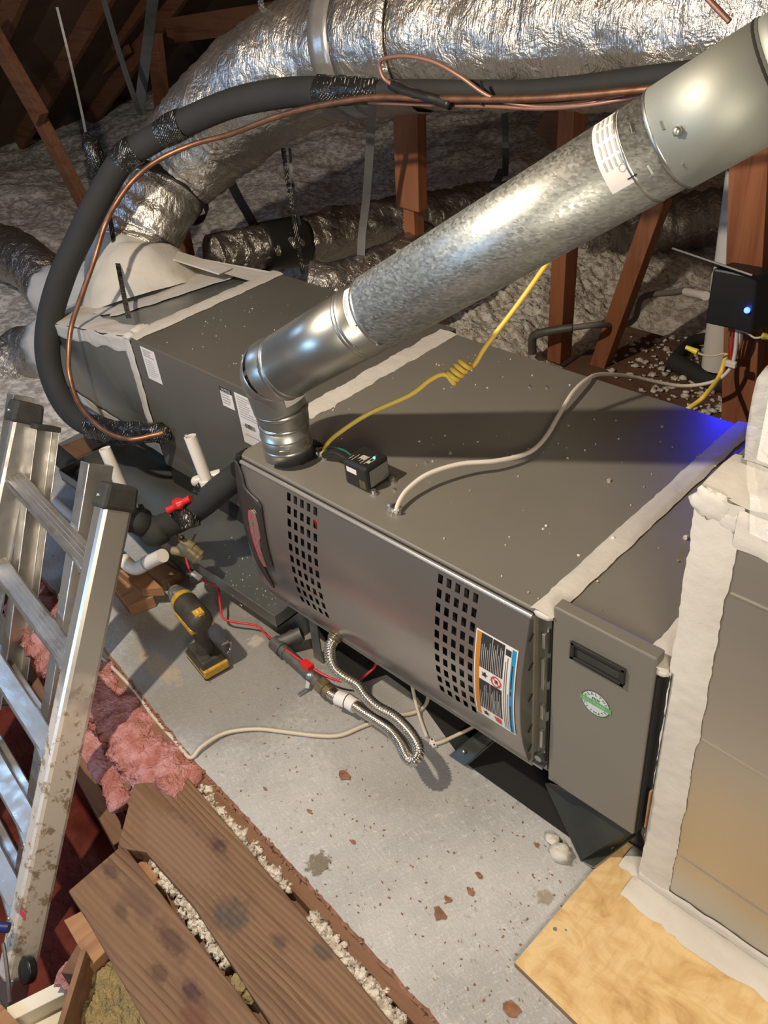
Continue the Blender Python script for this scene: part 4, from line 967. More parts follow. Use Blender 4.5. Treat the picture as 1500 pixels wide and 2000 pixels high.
b = MB(); b.tube([at(632, 888, z=ZT + .01), at(645, 873, z=ZT + .02), at(672, 880, z=ZT + .035), at(690, 893, z=ZT + .04)], .0022, 8, 6); b.build('green_wire', 'green', sp, smooth=True)
def connector(px, py, name_label):
    t = thing('cable_clamp', name_label, 'clamp', at(px, py, z=ZT)); q = at(px, py, z=ZT)
    b = MB(); b.ring(q, q + V(0, 0, .006), .009, .0145, 20); b.build('lock_ring', 'zinc', t, smooth=True)
    b = MB(); b.ring(q, q + V(0, 0, .016), .007, .010, 16); b.build('sleeve', 'zinc', t, smooth=True)
    b = MB()
    for s_ in (-1, 1): b.cyl(q + V(.016 * s_, -.002, .012), q + V(.008 * s_, -.002, .012), .004, 8)
    for k in range(5):
        a = k * 1.257; b.cyl(q + V(math.cos(a) * .013, math.sin(a) * .013, .0), q + V(math.cos(a) * .013, math.sin(a) * .013, .009), .0026, 6)
    b.build('clamp_screw', 'zinc', t, smooth=True)
connector(630, 889, 'zinc cable clamp at the foot of the yellow cable')
connector(772, 1000, 'zinc cable clamp at the foot of the white cable')
def cable(name, pts, r, mat, label, cat='cable', n=8, sub=8, group=None, flat=None):
    b = MB(); b.tube(pts, r, n, sub, flat=flat); return tag(b.build(name, mat, smooth=True, ang=60), label, cat, group)
yp = [at(630, 887, z=ZT + .01), at(640, 866, y=.135), at(662, 846, y=.15), at(720, 808, y=.18), at(800, 772, y=.22), at(840, 742, y=.25), at(868, 731, y=.27)]
c0, c1_ = at(878, 740, y=.28), at(912, 708, y=.31); ax = (c1_ - c0).normalized(); e1 = ax.cross(V(0, 0, 1)).normalized(); e2 = ax.cross(e1)
for k in range(41):
    a = k / 40 * 2 * math.pi * 4.2 + 1.0; yp.append(c0.lerp(c1_, k / 40) + (e1 * math.cos(a) + e2 * math.sin(a)) * .0125)
yp += [at(926, 713, y=.33), at(950, 675, y=.36), at(1000, 610, y=.42), at(1045, 548, y=.47), at(1120, 440, y=.56), at(1230, 300, y=.66)]
cable('power_cable', yp, .0052, 'yellow', 'yellow cable with a coiled kink rising from the furnace top', n=8, sub=4)
wp = [at(772, 1000, z=ZT + .01), at(782, 975, z=ZT + .02), at(800, 952, z=ZT + .028), at(838, 925, z=ZT + .036), at(900, 906, z=ZT + .036), at(970, 900, z=ZT + .028), at(1030, 885, z=ZT + .018), at(1065, 855, z=ZT + .014), at(1095, 805, z=ZT + .014), at(1120, 765, z=ZT + .022), at(1148, 740, y=.72), at(1175, 731, y=.80), at(1230, 735, y=.92), at(1290, 748, y=1.01), at(1340, 754, y=1.06), at(1395, 745, y=1.09), at(1425, 722, y=1.11), at(1436, 690, y=1.12), at(1440, 640, y=1.12)]
cable('control_cable', wp, .0052, 'whitecable', 'white cable looping from the furnace top back to the black control box', sub=6)
# ================================================================== LINE SET
lp = [(1500, 120, .84), (1290, 152, .84), (1050, 178, .84), (850, 178, .84), (735, 178, .84), (640, 178, .84), (550, 182, .83), (450, 203, .78), (350, 245, .70), (290, 277, .64), (240, 312, .57), (195, 385, .48), (160, 455, .40), (125, 530, .31), (100, 610, .23), (93, 690, .16), (112, 765, .12), (150, 815, .11), (205, 842, .12), (262, 846, .145), (318, 843, .19)]
LP = [at(x, y, y=yy) for x, y, yy in lp]
suc = thing('suction_line', 'thick black foam insulated line curving down into the coil cabinet', 'pipe', LP[-1])
rads = [.026, .026, .026, .027, .029, .040, .042, .042, .042, .042, .042, .042, .043, .043, .043, .042, .040, .040, .034, .030, .022]
b = MB(); b.tube(LP, rads, 20, 8, True, lambda L_, a, p: .0015 * noise.noise(p * 9)); b.build('foam_sleeve', 'foam', suc, smooth=True, ang=60)
LC = catmull(LP, 8)
def tapewrap(i0, i1, extra, label=None, parent=suc, rmul=1):
    k0, k1 = int(i0 * 8), int(i1 * 8); pts = LC[k0:k1 + 1]; rr = [rads[int(i0)] + extra, rads[min(int(i1), 20)] + extra]
    b = MB(); b.tube(pts, rr, 22, 1, True, lambda L_, a, p: .004 * noise.noise(p * 40) + .002 * noise.noise(p * 90))
    o = b.build('tape_wrap', 'tape', parent, smooth=True, ang=50)
    return o
tapewrap(3.9, 5.15, .004); tapewrap(7.9, 8.5, .004); tapewrap(9.5, 10.15, .004); tapewrap(17.7, 20, .006)
b = MB(); b.ball(LC[-1] + V(.005, -.008, -.004), .028, 14, 10, .5, (1.2, 1, 1)); b.build('tape_wad', 'tape', suc, smooth=True, ang=180)
cp = [(1500, 150, .80), (1290, 172, .80), (1050, 192, .80), (850, 193, .80), (735, 190, .80), (630, 205, .80), (540, 228, .79), (450, 262, .75), (380, 281, .69), (310, 312, .60), (262, 350, .53), (228, 395, .46), (205, 440, .41), (185, 505, .34), (160, 575, .27), (140, 635, .21), (134, 690, .16), (136, 735, .13), (155, 790, .10), (200, 838, .09), (250, 858, .11), (300, 850, .17), (318, 845, .195)]
cable('liquid_line', [at(x, y, y=yy - .03) for x, y, yy in cp], .0082, 'copper', 'bare copper line running beside the thick black insulated line', 'pipe')
b = MB()
cable('copper_tube_loop', [at(x, y, y=yy) for x, y, yy in ((1250, 182, .80), (1190, 192, .79), (1130, 206, .78), (1040, 208, .78), (960, 190, .77), (900, 150, .76), (850, 122, .76), (800, 110, .76), (760, 112, .77), (742, 122, .78), (748, 150, .78), (765, 165, .78))], .005, 'pinkwire', 'thin pinkish copper tube looping in front of the big foil duct', 'tube')
cable('copper_tube', [at(x, y, y=yy) for x, y, yy in ((720, 200, .79), (850, 205, .79), (960, 208, .78), (1060, 212, .78), (1150, 205, .78), (1240, 190, .79), (1330, 175, .8))], .005, 'pinkwire', 'second thin copper tube running straight below the black foam line', 'tube')
cable('copper_tube', [at(x, y, y=yy) for x, y, yy in ((1360, -30, .80), (1385, 0, .80), (1425, 42, .80))], .006, 'pinkwire', 'short copper tube crossing the top right of the big foil duct', 'tube')
cable('cable_tie', [at(940, 160, y=.79), at(942, 180, y=.77), at(940, 205, y=.77)], .004, 'black', 'black tie binding copper lines to the foam line', 'tie')
batt([at(765, 165, y=.79), at(800, 180, y=.77), at(845, 192, y=.77), at(880, 203, y=.77)], .012, 'ragged black tape tail on the copper lines', 20, 'black', 1, 6, 10)
# ================================================================== BIG FOIL DUCT
def foil_tube(name, pts, rads_, label, mat='foil', n=64, sub=22, amp=.010, rings=.0022, pitch=.045, seed=0, parts=None, straps=None):
    t = thing(name, label, 'duct', pts[0])
    def disp(L_, a, p):
        q = p + V(seed, 0, 0)
        return rings * math.cos(L_ * 2 * math.pi / pitch) + amp * (noise.noise(q * 7) + .8 * noise.noise(V(q.x * 13, q.y * 13, q.z * 13) + V(9, 0, 0)) + .45 * abs(noise.noise(q * 30)))
    b = MB(); b.tube(pts, rads_, n, sub, True, disp); b.build('foil_jacket', mat, t, smooth=True, ang=180)
    return t
bp = [(1620, 20, 1.22), (1420, 40, 1.22), (1180, 55, 1.22), (960, 62, 1.21), (790, 74, 1.19), (655, 104, 1.16), (545, 150, 1.10), (445, 222, 1.02), (380, 290, .93), (328, 348, .84), (300, 410, .74), (272, 462, .66), (262, 510, .60)]
BP = [at(x, y, y=yy) for x, y, yy in bp]
BR = [.175, .18, .185, .19, .195, .195, .195, .19, .178, .165, .145, .135, .14]
big = foil_tube('flex_duct', BP, BR, 'large silver foil flexible duct sweeping across the top into the plenum', amp=.012, sub=16)
BC = catmull(BP, 10)
def band(parent, C, i0, i1, rr, mat, name='band', n=40, jag=0):
    b = MB(); b.tube(C[int(i0 * 10):int(i1 * 10) + 1], rr, n, 1, False, (lambda L_, a, p: jag * noise.noise(p * 25)) if jag else None); return b.build(name, mat, parent, smooth=True, solid=.002, ang=180)
band(big, BC, 9.3, 9.6, [BR[9] + .012] * 2, 'black', 'black_strap')
b = MB(); q = BP[-1]; b.tube([BP[-2].lerp(q, .55), q, q + V(.04, -.02, -.05), q + V(.07, -.03, -.115)], [.140, .165, .20, .235], 40, 6, False, lambda L_, a, p: .014 * noise.noise(p * 18)); b.build('mastic_collar', 'mastic', big, smooth=True, ang=180)
band(big, BC, 3.7, 4.4, [.206, .208], 'foil', 'foil_tape_band', jag=.004)
band(big, BC, 4.45, 4.75, [.208, .207], 'strapwhite', 'hanger_band')
# hanger straps
def strap(pts, w, label, mat='strapgrey', t=.003, wd=None):
    P = catmull(pts, 6); wd = wd or RIGHT
    return tag(strip(P, wd, w, t, FWD * -1).build('hanger_strap', mat), label, 'strap')
strap([at(730, 150, y=1.0), at(727, 215, y=1.02), at(716, 380, y=1.05), at(706, 470, y=1.02), at(706, 555, y=.95)], .026, 'grey strap hanging from the big foil duct past the wooden post')
strap([at(505, -30, y=1.05), at(512, 20, y=1.05), at(520, 50, y=1.05)], .018, 'silver taped strap at the top edge above the big foil duct', 'tape')
strap([at(112, 15, y=.95), at(140, 130, y=.9), at(160, 220, y=.82), at(170, 272, y=.76)], .010, 'thin silver wire strap hanging at the upper left', 'strapwhite')
strap([at(200, -10, y=1.3), at(232, 100, y=1.25), at(262, 190, y=1.2), at(275, 225, y=1.15)], .024, 'dark strap hanging left of the big foil duct', 'rubber')
strap([at(300, -10, y=1.5), at(288, 90, y=1.5), at(272, 215, y=1.4)], .05, 'wide dark strap beside the reddish rafter tie at upper left', 'rubber')
strap([at(553, 290, y=1.15), at(560, 340, y=1.12), at(575, 430, y=1.05), at(592, 535, y=.93)], .016, 'black and silver strap hanging in front of the lower foil duct', 'tape')
strap([at(566, 290, y=1.16), at(572, 360, y=1.12), at(586, 440, y=1.05)], .010, 'narrow black strap beside the black and silver strap', 'black')
strap([at(445, 345, y=1.35), at(465, 385, y=1.35), at(488, 425, y=1.35), at(502, 452, y=1.33)], .045, 'wide black strap sloping down to the lower foil duct', 'black')
strap([at(215, 425, y=.55), at(225, 485, y=.5), at(236, 545, y=.42), at(245, 590, y=.33), at(252, 622, y=.25)], .016, 'twisted black strap tied to the plenum corner', 'tape')
strap([at(985, 215, y=1.6), at(988, 290, y=1.6), at(986, 345, y=1.55)], .022, 'black strap hanging behind the silver flue pipe', 'black')
t = tag(strip(catmull([at(982, 330, y=1.55), at(968, 360, y=1.5), at(960, 385, y=1.5)], 4), RIGHT, .03, .004, FWD * -1).build('hanger_strap', 'black'), 'knotted end of the black strap behind the flue pipe', 'strap')
# tape wad hanging near the line
b = MB(); b.tube([at(168, 262, y=.74), at(178, 285, y=.73), at(188, 315, y=.72), at(180, 345, y=.7)], [.010, .034, .034, .008], 14, 5, True, lambda L_, a, p: .008 * noise.noise(p * 30)); tag(b.build('tape_wad', 'tape', smooth=True, ang=50), 'crumpled black printed tape wad at the end of the silver wire', 'tape')
# lower back foil ducts
d2 = [(415, 500, .92), (470, 490, 1.05), (540, 478, 1.2), (620, 465, 1.4), (700, 450, 1.62), (800, 432, 1.9), (900, 410, 2.2), (1000, 392, 2.5)]
D2 = [at(x, y, y=yy) for x, y, yy in d2]
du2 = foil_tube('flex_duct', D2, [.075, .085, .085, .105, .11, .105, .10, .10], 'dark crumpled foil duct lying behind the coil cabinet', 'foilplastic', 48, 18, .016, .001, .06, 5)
DC = catmull(D2, 10); band(du2, DC, 1.6, 2.6, [.094, .100], 'black', 'black_band')
d3 = [(600, 545, .82), (650, 555, .88), (700, 545, .98), (760, 520, 1.12), (840, 480, 1.35)]
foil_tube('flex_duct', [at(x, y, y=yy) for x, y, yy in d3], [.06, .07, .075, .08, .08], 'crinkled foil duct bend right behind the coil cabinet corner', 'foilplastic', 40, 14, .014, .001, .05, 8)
d4 = [(1040, 490, 2.3), (1160, 470, 2.5), (1270, 445, 2.7), (1360, 430, 2.85), (1460, 410, 3.0)]
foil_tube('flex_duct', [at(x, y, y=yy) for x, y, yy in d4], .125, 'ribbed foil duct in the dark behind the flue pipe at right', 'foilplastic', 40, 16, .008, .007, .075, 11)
d5 = [(-60, 470, .75), (0, 490, .70), (45, 510, .66), (85, 540, .60), (110, 575, .55)]
D5 = [at(x, y, y=yy) for x, y, yy in d5] + [V(-1.395, .66, .46)]
du5 = foil_tube('flex_duct', D5, [.12, .125, .12, .105, .09, .10], 'crumpled foil duct joining the plenum at the left edge', 'foilplastic', 48, 14, .014, .001, .05, 14)
band(du5, catmull(D5, 10), 3.9, 5, [.112, .15], 'mastic', 'mastic_collar', jag=.016)
d6 = [(-80, 760, .14), (-20, 735, .22), (25, 715, .30), (70, 690, .38)]
D6 = [at(x, y, y=yy) for x, y, yy in d6] + [V(-1.40, .46, .38)]
du6 = foil_tube('flex_duct', D6, [.14, .14, .135, .12, .115], 'foil duct below the left mastic collar behind the black foam line', 'foilplastic', 48, 14, .014, .001, .05, 17)
band(du6, catmull(D6, 10), 3.3, 4, [.132, .135], 'mastic', 'mastic_collar', jag=.016)
# ================================================================== POSTS
def post(p0, p1, w, t_, label, mat='truss', name='truss_web', up=(0, 1, 0)):
    b = MB(); b.beam(p0, p1, w, t_, up); return tag(b.build(name, mat, bevel=.002), label, 'post')
tp = thing('truss_web', 'reddish wooden post with nailed side piece behind the big duct', 'post', at(810, 480, y=1.25))
b = MB(); b.beam(at(798, 150, y=1.25), at(804, 405, y=1.25), .105, .045, (0, 1, 0)); b.build('side_piece', 'truss', tp, bevel=.002)
b = MB(); b.beam(at(806, 380, y=1.27), at(812, 520, y=1.27), .050, .05, (0, 1, 0)); b.build('post', 'truss', tp, bevel=.002)
zz = lambda px, py, yy: at(px, py, y=yy)
post(zz(1120, 190, 1.62), zz(1092, 700, 1.62), .060, .075, 'reddish post standing nearest the elbow of grey conduit')
post(zz(1290, 385, 1.72), zz(1165, 735, 1.72), .062, .06, 'slanting reddish brace between conduit and black control box')
rp = post(zz(1480, 230, 1.21), zz(1480, 230, 1.21).lerp(zz(1452, 838, 1.21), 1.32), .094, .08, 'thick reddish post carrying the black control box at right')
post(zz(1575, 300, 1.30), zz(1575, 300, 1.30).lerp(zz(1535, 830, 1.30), 1.35), .11, .06, 'dark post at the right edge behind the thick post')
post(zz(-40, 20, 1.15), zz(82, 232, 1.15), .105, .05, 'wide upper piece of the leaning post at far left', 'rafter')
post(zz(35, 150, 1.19), zz(168, 405, 1.19), .080, .05, 'leaning wooden post at far left above the insulation', 'rafter')
post(zz(300, 60, 2.3), zz(318, 215, 2.3), .11, .05, 'short reddish tie in the dark left of the big duct', 'rafter')
post(zz(345, 390, 1.25), zz(368, 500, 1.25), .04, .05, 'brown post visible beside the neck of the big foil duct')
post(zz(330, 60, 2.6), zz(540, 30, 2.6), .14, .05, 'brown cross tie in the dark upper left beyond the straps', 'rafter')
post(zz(-20, 300, 2.6), zz(240, 70, 2.6), .22, .04, 'broad brown roof chord at the upper left', 'rafter')
post(zz(215, 75, 2.5), zz(300, -40, 2.5), .16, .04, 'brown gusset end of the upper left roof chord', 'rafter')
post(zz(1105, 205, 2.4), zz(1075, 275, 2.4), .14, .05, 'dim brown post end under the copper lines right of the black strap', 'rafter')
# ================================================================== CONTROL BOX AREA
cb0 = at(1428, 585, y=1.10)
ctl = thing('control_box', 'black control box with glowing blue light on the right post', 'electrical box', cb0)
P = [at(x, y, y=1.085) for x, y in ((1376, 632), (1468, 652), (1480, 540), (1392, 524))]
b = MB(); b.prism(P, (0.02, .065, .0)); b.build('housing', 'black', ctl, bevel=.006)
b = MB(); a0, a1 = at(1326, 492, y=1.10), at(1482, 545, y=1.085); vd = (a0 - CAM).normalized(); b.beam(a0, a1, .09, .006, vd.cross((a1 - a0).normalized()) + vd * -.07); b.build('lid', 'black', ctl, bevel=.001)
ledp = at(1459, 606, y=1.079); b = MB(); b.ball(ledp, .0075, 12, 8); b.build('blue_light', 'led', ctl, smooth=True)
BLUE = lamp('blue_indicator', ledp + V(-.002, -.022, -.004), 5.5, (.015, .02, 1.0), .005, 'SPOT', (.86, .72, .60)); BLUE.data.spot_size = math.radians(70); BLUE.data.spot_blend = 1.0
def wirenut(px, py, yy, dx, dy_, label, pts):
    t = thing('wire_nut', label, 'wire nut', at(px, py, y=yy)); p0 = at(px, py, y=yy); p1 = at(px + dx, py + dy_, y=yy)
    b = MB(); b.cyl(p0, p1, .0055, 12, .008); b.cyl(p1, p1 + (p1 - p0) * .25, .0085, 12); b.build('cap', 'nut', t, smooth=True)
    b = MB(); b.tube([p1] + [at(x, y, y=q) for x, y, q in pts], .0026, 8, 6); b.build('lead', 'oldcable', t, smooth=True)
wirenut(1340, 678, 1.09, 18, 8, 'yellow wire nut pointing left below the black control box', [(1372, 693, 1.09), (1395, 695, 1.10), (1415, 690, 1.11)])
wirenut(1512, 660, 1.10, -18, -3, 'yellow wire nut at the right picture edge beside the post', [(1475, 660, 1.10), (1462, 652, 1.11), (1445, 645, 1.12)])
cable('ground_cable', [at(1420, 690, y=1.13), at(1405, 735, y=1.10), at(1375, 775, y=1.0), at(1345, 798, y=1.0), at(1320, 815, y=.95)], .007, 'yellow', 'yellow cable dropping behind the furnace below the control box')
wb = thing('wire_bundle', 'bundle of reddish wires under the black control box', 'wires', at(1432, 700, y=1.13))
for k, (dx, mt_) in enumerate(((-9, 'pinkwire'), (-3, 'redwire'), (3, 'pinkwire'), (9, 'whitecable'), (13, 'pinkwire'))):
    b = MB(); b.tube([at(1436 + dx, 638, y=1.12), at(1433 + dx * 1.2, 668, y=1.125), at(1428 + dx * .5, 702, y=1.13)], .0032, 8, 5); b.build('wire', mt_, wb, smooth=True)
b = MB(); c = at(1428, 711, y=1.10); b.box(c - V(.014, .006, .008), c + V(.014, .006, .008)); tag(b.build('cable_staple', 'white', bevel=.002), 'white cable staple on the post below the wires', 'staple')
vp0, vp1 = at(1402, 715, y=1.80), at(1455, 330, y=1.80)
t = thing('vent_pipe', 'white plastic vent pipe rising behind the thick right post', 'pipe', vp0); b = MB(); b.tube([vp0, vp1], .055, 28, 1); b.build('pipe', 'pvc', t, smooth=True)
b = MB(); b.tube([vp0.lerp(vp1, .42), vp0.lerp(vp1, .50)], .059, 28, 1); b.build('socket', 'pvc', t, smooth=True)
b = MB(); b.tube([at(x, y, z=.10) for x, y in ((1315, 705), (1345, 722), (1385, 742), (1420, 752))], .034, 12, 4); tag(b.build('foam_tube', 'foam', smooth=True, ang=60), 'dark foam tube lying at the foot of the white vent pipe', 'pipe insulation')
b = MB(); b.tube([at(1318, 700, z=.12), at(1350, 668, z=.12), at(1385, 660, z=.12)], .022, 12, 4); tag(b.build('foam_tube', 'foam', smooth=True, ang=60), 'dark foam tube behind the yellow wire nut', 'pipe insulation')
cond = thing('conduit', 'grey conduit with a black elbow on the insulation behind the furnace', 'pipe', at(1040, 680, y=1.5))
b = MB(); b.tube([at(1040, 690, y=1.5), at(1040, 662, y=1.5), at(1050, 652, y=1.5), at(1085, 645, y=1.52), at(1118, 640, y=1.55)], .016, 12, 5); b.build('elbow', 'ironpipe', cond, smooth=True)
b = MB(); b.tube([at(1118, 640, y=1.55), at(1170, 634, y=1.62), at(1215, 636, y=1.80), at(1240, 622, y=1.84), at(1250, 588, y=1.84), at(1268, 576, y=1.84), at(1310, 572, y=1.8), at(1345, 566, y=1.72), at(1350, 568, y=1.7)], .011, 12, 6); b.build('run', 'pvcgrey', cond, smooth=True)
b = MB(); b.tube([at(1340, 570, y=1.66), at(1378, 578, y=1.5)], .014, 12, 1); b.build('sleeve', 'pvc', cond, smooth=True)
# ================================================================== DRAIN PIPING
def pvc_stub(pt, pb, yy, r, label, tapeat=True):
    t = thing('drain_riser', label, 'pipe', at(*pb, y=yy)); a_, c_ = at(*pb, y=yy), at(*pt, y=yy); d_ = (c_ - a_).normalized()
    b = MB(); b.ring(a_, c_, r * .78, r, 24); b.build('pipe', 'pvc', t, smooth=True)
    b = MB(); b.tube([a_ - d_ * .012, a_ + d_ * .030], r * 1.25, 20, 1); b.build('socket', 'pvc', t, smooth=True)
    b = MB(); b.ball(a_ - d_ * .014, r * 2.5, 16, 12, .35, (1.15, 1.1, .9)); b.build('tape_wrap', 'tape', t, smooth=True, ang=50)
    return t
rs1 = pvc_stub((371, 852), (410, 955), .055, .0165, 'white open riser standing by the coil cabinet near the furnace')
random.seed(2); b = MB(); a_, c_ = at(410, 955, y=.055), at(371, 852, y=.055); d_ = (c_ - a_).normalized(); s_ = d_.cross(CAM - a_).normalized(); n_ = s_.cross(d_)
for k in range(16):
    q = a_ + d_ * (.03 + .0085 * k); b.beam(q + (s_ * -.55 + n_ * -.84) * .0169, q + d_ * .005 + (s_ * -.55 + n_ * -.84) * .0169, .006, .0004, n_)
b.build('pipe_print', 'labelgrey', rs1)
pvc_stub((204, 876), (262, 1005), -.085, .0165, 'white open riser behind the black ladder cap')
fp = [at(x, y, y=yy) for x, y, yy in ((470, 925, .10), (430, 955, .06), (395, 985, .025), (350, 1015, -.015), (300, 1035, -.06))]
fo = thing('insulated_drain', 'black foam covered drain line along the coil cabinet base', 'pipe', fp[-1])
b = MB(); b.tube(fp, .036, 20, 6); b.build('foam_sleeve', 'foam', fo, smooth=True, ang=60)
b = MB(); b.ball(at(303, 1037, y=-.065), .047, 18, 12, .08, (1.1, 1, .9)); b.build('foam_elbow', 'foam', fo, smooth=True, ang=180)
b = MB(); b.tube([at(285, 1030, y=-.08), at(255, 1010, y=-.10), at(200, 960, y=.0), at(150, 920, y=.06), at(90, 870, y=.14)], .033, 18, 6); b.build('foam_sleeve', 'foam', fo, smooth=True, ang=60)
b = MB(); b.tube([at(352, 1000, y=-.01), at(366, 1010, y=-.02), at(372, 1030, y=-.03)], .03, 14, 3, True, lambda L_, a, p: .004 * noise.noise(p * 50)); b.build('tape_wrap', 'tape', fo, smooth=True, ang=50)
cable('drain_pipe', [at(80, 955, y=-.02), at(140, 1008, y=-.08), at(185, 1050, y=-.13)], .016, 'pvc', 'white pipe running left behind the ladder rails', 'pipe', 14, 2)
t = thing('wall_nipple', 'short white pipe with open end beneath the near riser', 'pipe', at(400, 940, y=.12)); b = MB(); b.tube([at(384, 940, y=.10), at(432, 926, y=.16)], .0165, 18, 1); b.build('pipe', 'pvc', t, smooth=True); b = MB(); b.ball(at(384, 940, y=.10), .0165, 14, 8); b.build('cap', 'pvc', t, smooth=True)
bv = thing('ball_valve', 'drain valve with red tee handle', 'valve', at(352, 1000, y=-.02)); c = at(352, 1003, y=-.02); c2_ = at(348, 985, y=-.02)
b = MB(); b.cyl(c, c2_, .012, 14); b.build('stem', 'white', bv, smooth=True)
ha, hb = at(328, 997, y=-.05), at(372, 973, y=.0); hd = (hb - ha).normalized(); hn = (CAM - c2_).normalized()
b = MB(); b.tube([ha, ha.lerp(hb, .3), ha.lerp(hb, .5), ha.lerp(hb, .7), hb], [.010, .009, .016, .009, .010], 12, 3); b.build('handle', 'red', bv, smooth=True)
b = MB(); b.cyl(c2_ - V(0, 0, .004), c2_ + V(0, 0, .012), .016, 14); b.build('hub', 'red', bv, smooth=True, bevel=.002)
fs_ = thing('float_switch', 'tan brass float switch on the drain line', 'switch', at(385, 1080, z=.06))
q0, q1 = at(352, 1058, y=-.06), at(392, 1092, y=-.04)
b = MB(); b.tube([q0, q0.lerp(q1, .3), q0.lerp(q1, .7), q1], [.017, .023, .023, .016], 18, 3); b.build('body', 'bronze', fs_, smooth=True)
b = MB(); b.tube([q0.lerp(q1, .38), q0.lerp(q1, .46)], .0255, 18, 1); b.tube([q0.lerp(q1, .78), q0.lerp(q1, .9)], .0225, 18, 1); b.build('collar', 'bronze', fs_, smooth=True)
b = MB(); b.tube([at(338, 1075, y=-.07), at(372, 1082, y=-.05)], .012, 14, 1); b.build('side_port', 'bronze', fs_, smooth=True)
b = MB(); b.ball(at(355, 1050, y=-.06), .008, 10, 6); b.build('cap', 'black', fs_, smooth=True)
el = thing('drain_elbow', 'white drain elbow with cut end lying by the wood blocks', 'pipe', at(270, 1115, y=-.12))
b = MB(); b.tube([at(318, 1085, y=-.09), at(290, 1098, y=-.11), at(268, 1110, y=-.13), at(254, 1106, y=-.14), at(240, 1092, y=-.14)], .0200, 20, 5); b.build('elbow', 'pvc', el, smooth=True)
b = MB(); b.tube([at(252, 1108, y=-.14), at(225, 1082, y=-.14), at(200, 1058, y=-.14)], .0165, 18, 1); b.build('pipe', 'white', el, smooth=True)
b = MB(); b.tube([at(236, 1090, y=-.14), at(229, 1083, y=-.14)], .0215, 18, 1); b.build('blue_ring', 'blue', el, smooth=True)
b = MB(); b.tube([at(290, 1098, y=-.11), at(287, 1100, y=-.112)], .0212, 18, 1); b.build('joint_line', 'labelgrey', el, smooth=True)
b = MB(); b.tube([at(322, 1080, z=.06), at(345, 1090, z=.05), at(380, 1130, z=.03)], .018, 12, 3); tag(b.build('drain_trap', 'ironpipe', smooth=True), 'dark pipe stub between white elbow and float switch', 'pipe')
def block(pix, z0, z1, label):
    b = MB(); P = [at(x, y, z=z1) for x, y in pix]; b.prism([V(p.x, p.y, z0) for p in P], (0, 0, z1 - z0)); return tag(b.build('wood_block', 'block', bevel=.002), label, 'block')
block([(213, 1098), (275, 1150), (318, 1148), (250, 1085)], .041, .072, 'upper wood block stacked under the white drain elbow')
block([(208, 1128), (250, 1185), (300, 1165), (262, 1110)], .001, .040, 'lower wood block lying on the deck under the upper block')
block([(255, 1100), (300, 1142), (352, 1118), (300, 1085)], .0005, .0385, 'shadowed wood block under the drain pan corner')
# ================================================================== RED WIRE, GAS LINE
rw = [at(*p) if False else at(p[0], p[1], z=p[2]) for p in ((352, 1012, .19), (346, 1045, .17), (360, 1080, .14), (372, 1115, .10), (398, 1135, .075), (425, 1148, .06), (430, 1180, .05), (440, 1210, .035), (500, 1222, .03), (520, 1240, .025), (560, 1270, .05), (600, 1298, .055), (640, 1322, .05), (680, 1333, .04), (705, 1325, .04), (730, 1305, .05), (738, 1296, .08), (780, 1300, .10))]
cable('signal_wire', rw, .0033, 'redwire', 'red twin wire trailing from the float switch under the furnace', 'wire')
b = MB(); c = at(384, 1124, z=.09); d_ = (at(396, 1134, z=.08) - at(372, 1116, z=.10)).normalized(); b.beam(c - d_ * .016, c + d_ * .016, .016, .010); tag(b.build('wire_tag', 'white', bevel=.002), 'small white tag on the red wire near the float switch', 'tag')
b = MB(); b.tube([at(350, 1050, z=.17), at(358, 1062, z=.16)], .006, 10, 1); tag(b.build('wire_crimp', 'nut', smooth=True), 'yellow crimp on the red wire beside the valve', 'connector')
b = MB(); c = at(600, 1300, z=.06); b.box(c - V(.016, .010, .009), c + V(.016, .010, .009)); b.cyl(c + V(0, 0, .009), c + V(0, 0, .0095), .006, 10); tag(b.build('wire_tap', 'red', bevel=.003), 'red splice connector on the black gas pipe', 'connector')
gp0, gp1 = at(545, 1262, z=.035), at(628, 1338, z=.035); gd = (gp1 - gp0).normalized()
gas = thing('gas_pipe', 'black iron gas pipe on the deck ending at the flexible connector', 'pipe', V(gp0.x, gp0.y, 0))
b = MB(); b.tube([gp0, gp1], .0165, 20, 1); b.build('pipe', 'ironpipe', gas, smooth=True)
b = MB(); b.tube([gp0 - gd * .02, gp0 + gd * .018], .021, 16, 1); b.tube([gp0 - gd * .01 - V(0, 0, .0), gp0 + V(.03, .06, .02)], .019, 16, 1); b.tube([gp0 + gd * .03, gp0 + gd * .037], .0185, 16, 1); b.build('tee_fitting', 'ironpipe', gas, smooth=True)
b = MB(); b.tube([gp1 - gd * .006, gp1 + gd * .022], .023, 6, 1); b.tube([gp1 + gd * .022, gp1 + gd * .04], .019, 16, 1); b.build('brass_valve', 'brass', gas, bevel=.002)
b = MB(); b.beam(at(604, 1320, z=.03), at(600, 1345, z=.01), .012, .006); b.beam(at(600, 1346, z=.006), at(583, 1358, z=.003), .010, .004); b.ball(at(608, 1318, z=.045), .014, 10, 6, .3); b.build('bracket', 'steel', gas, bevel=.001)
b = MB(); b.beam(at(578, 1245, z=.03), at(582, 1260, z=.003), .028, .003); b.tube([at(560, 1248, z=.04), at(575, 1238, z=.045)], .016, 12, 1); b.build('mount', 'ironpipe', gas)
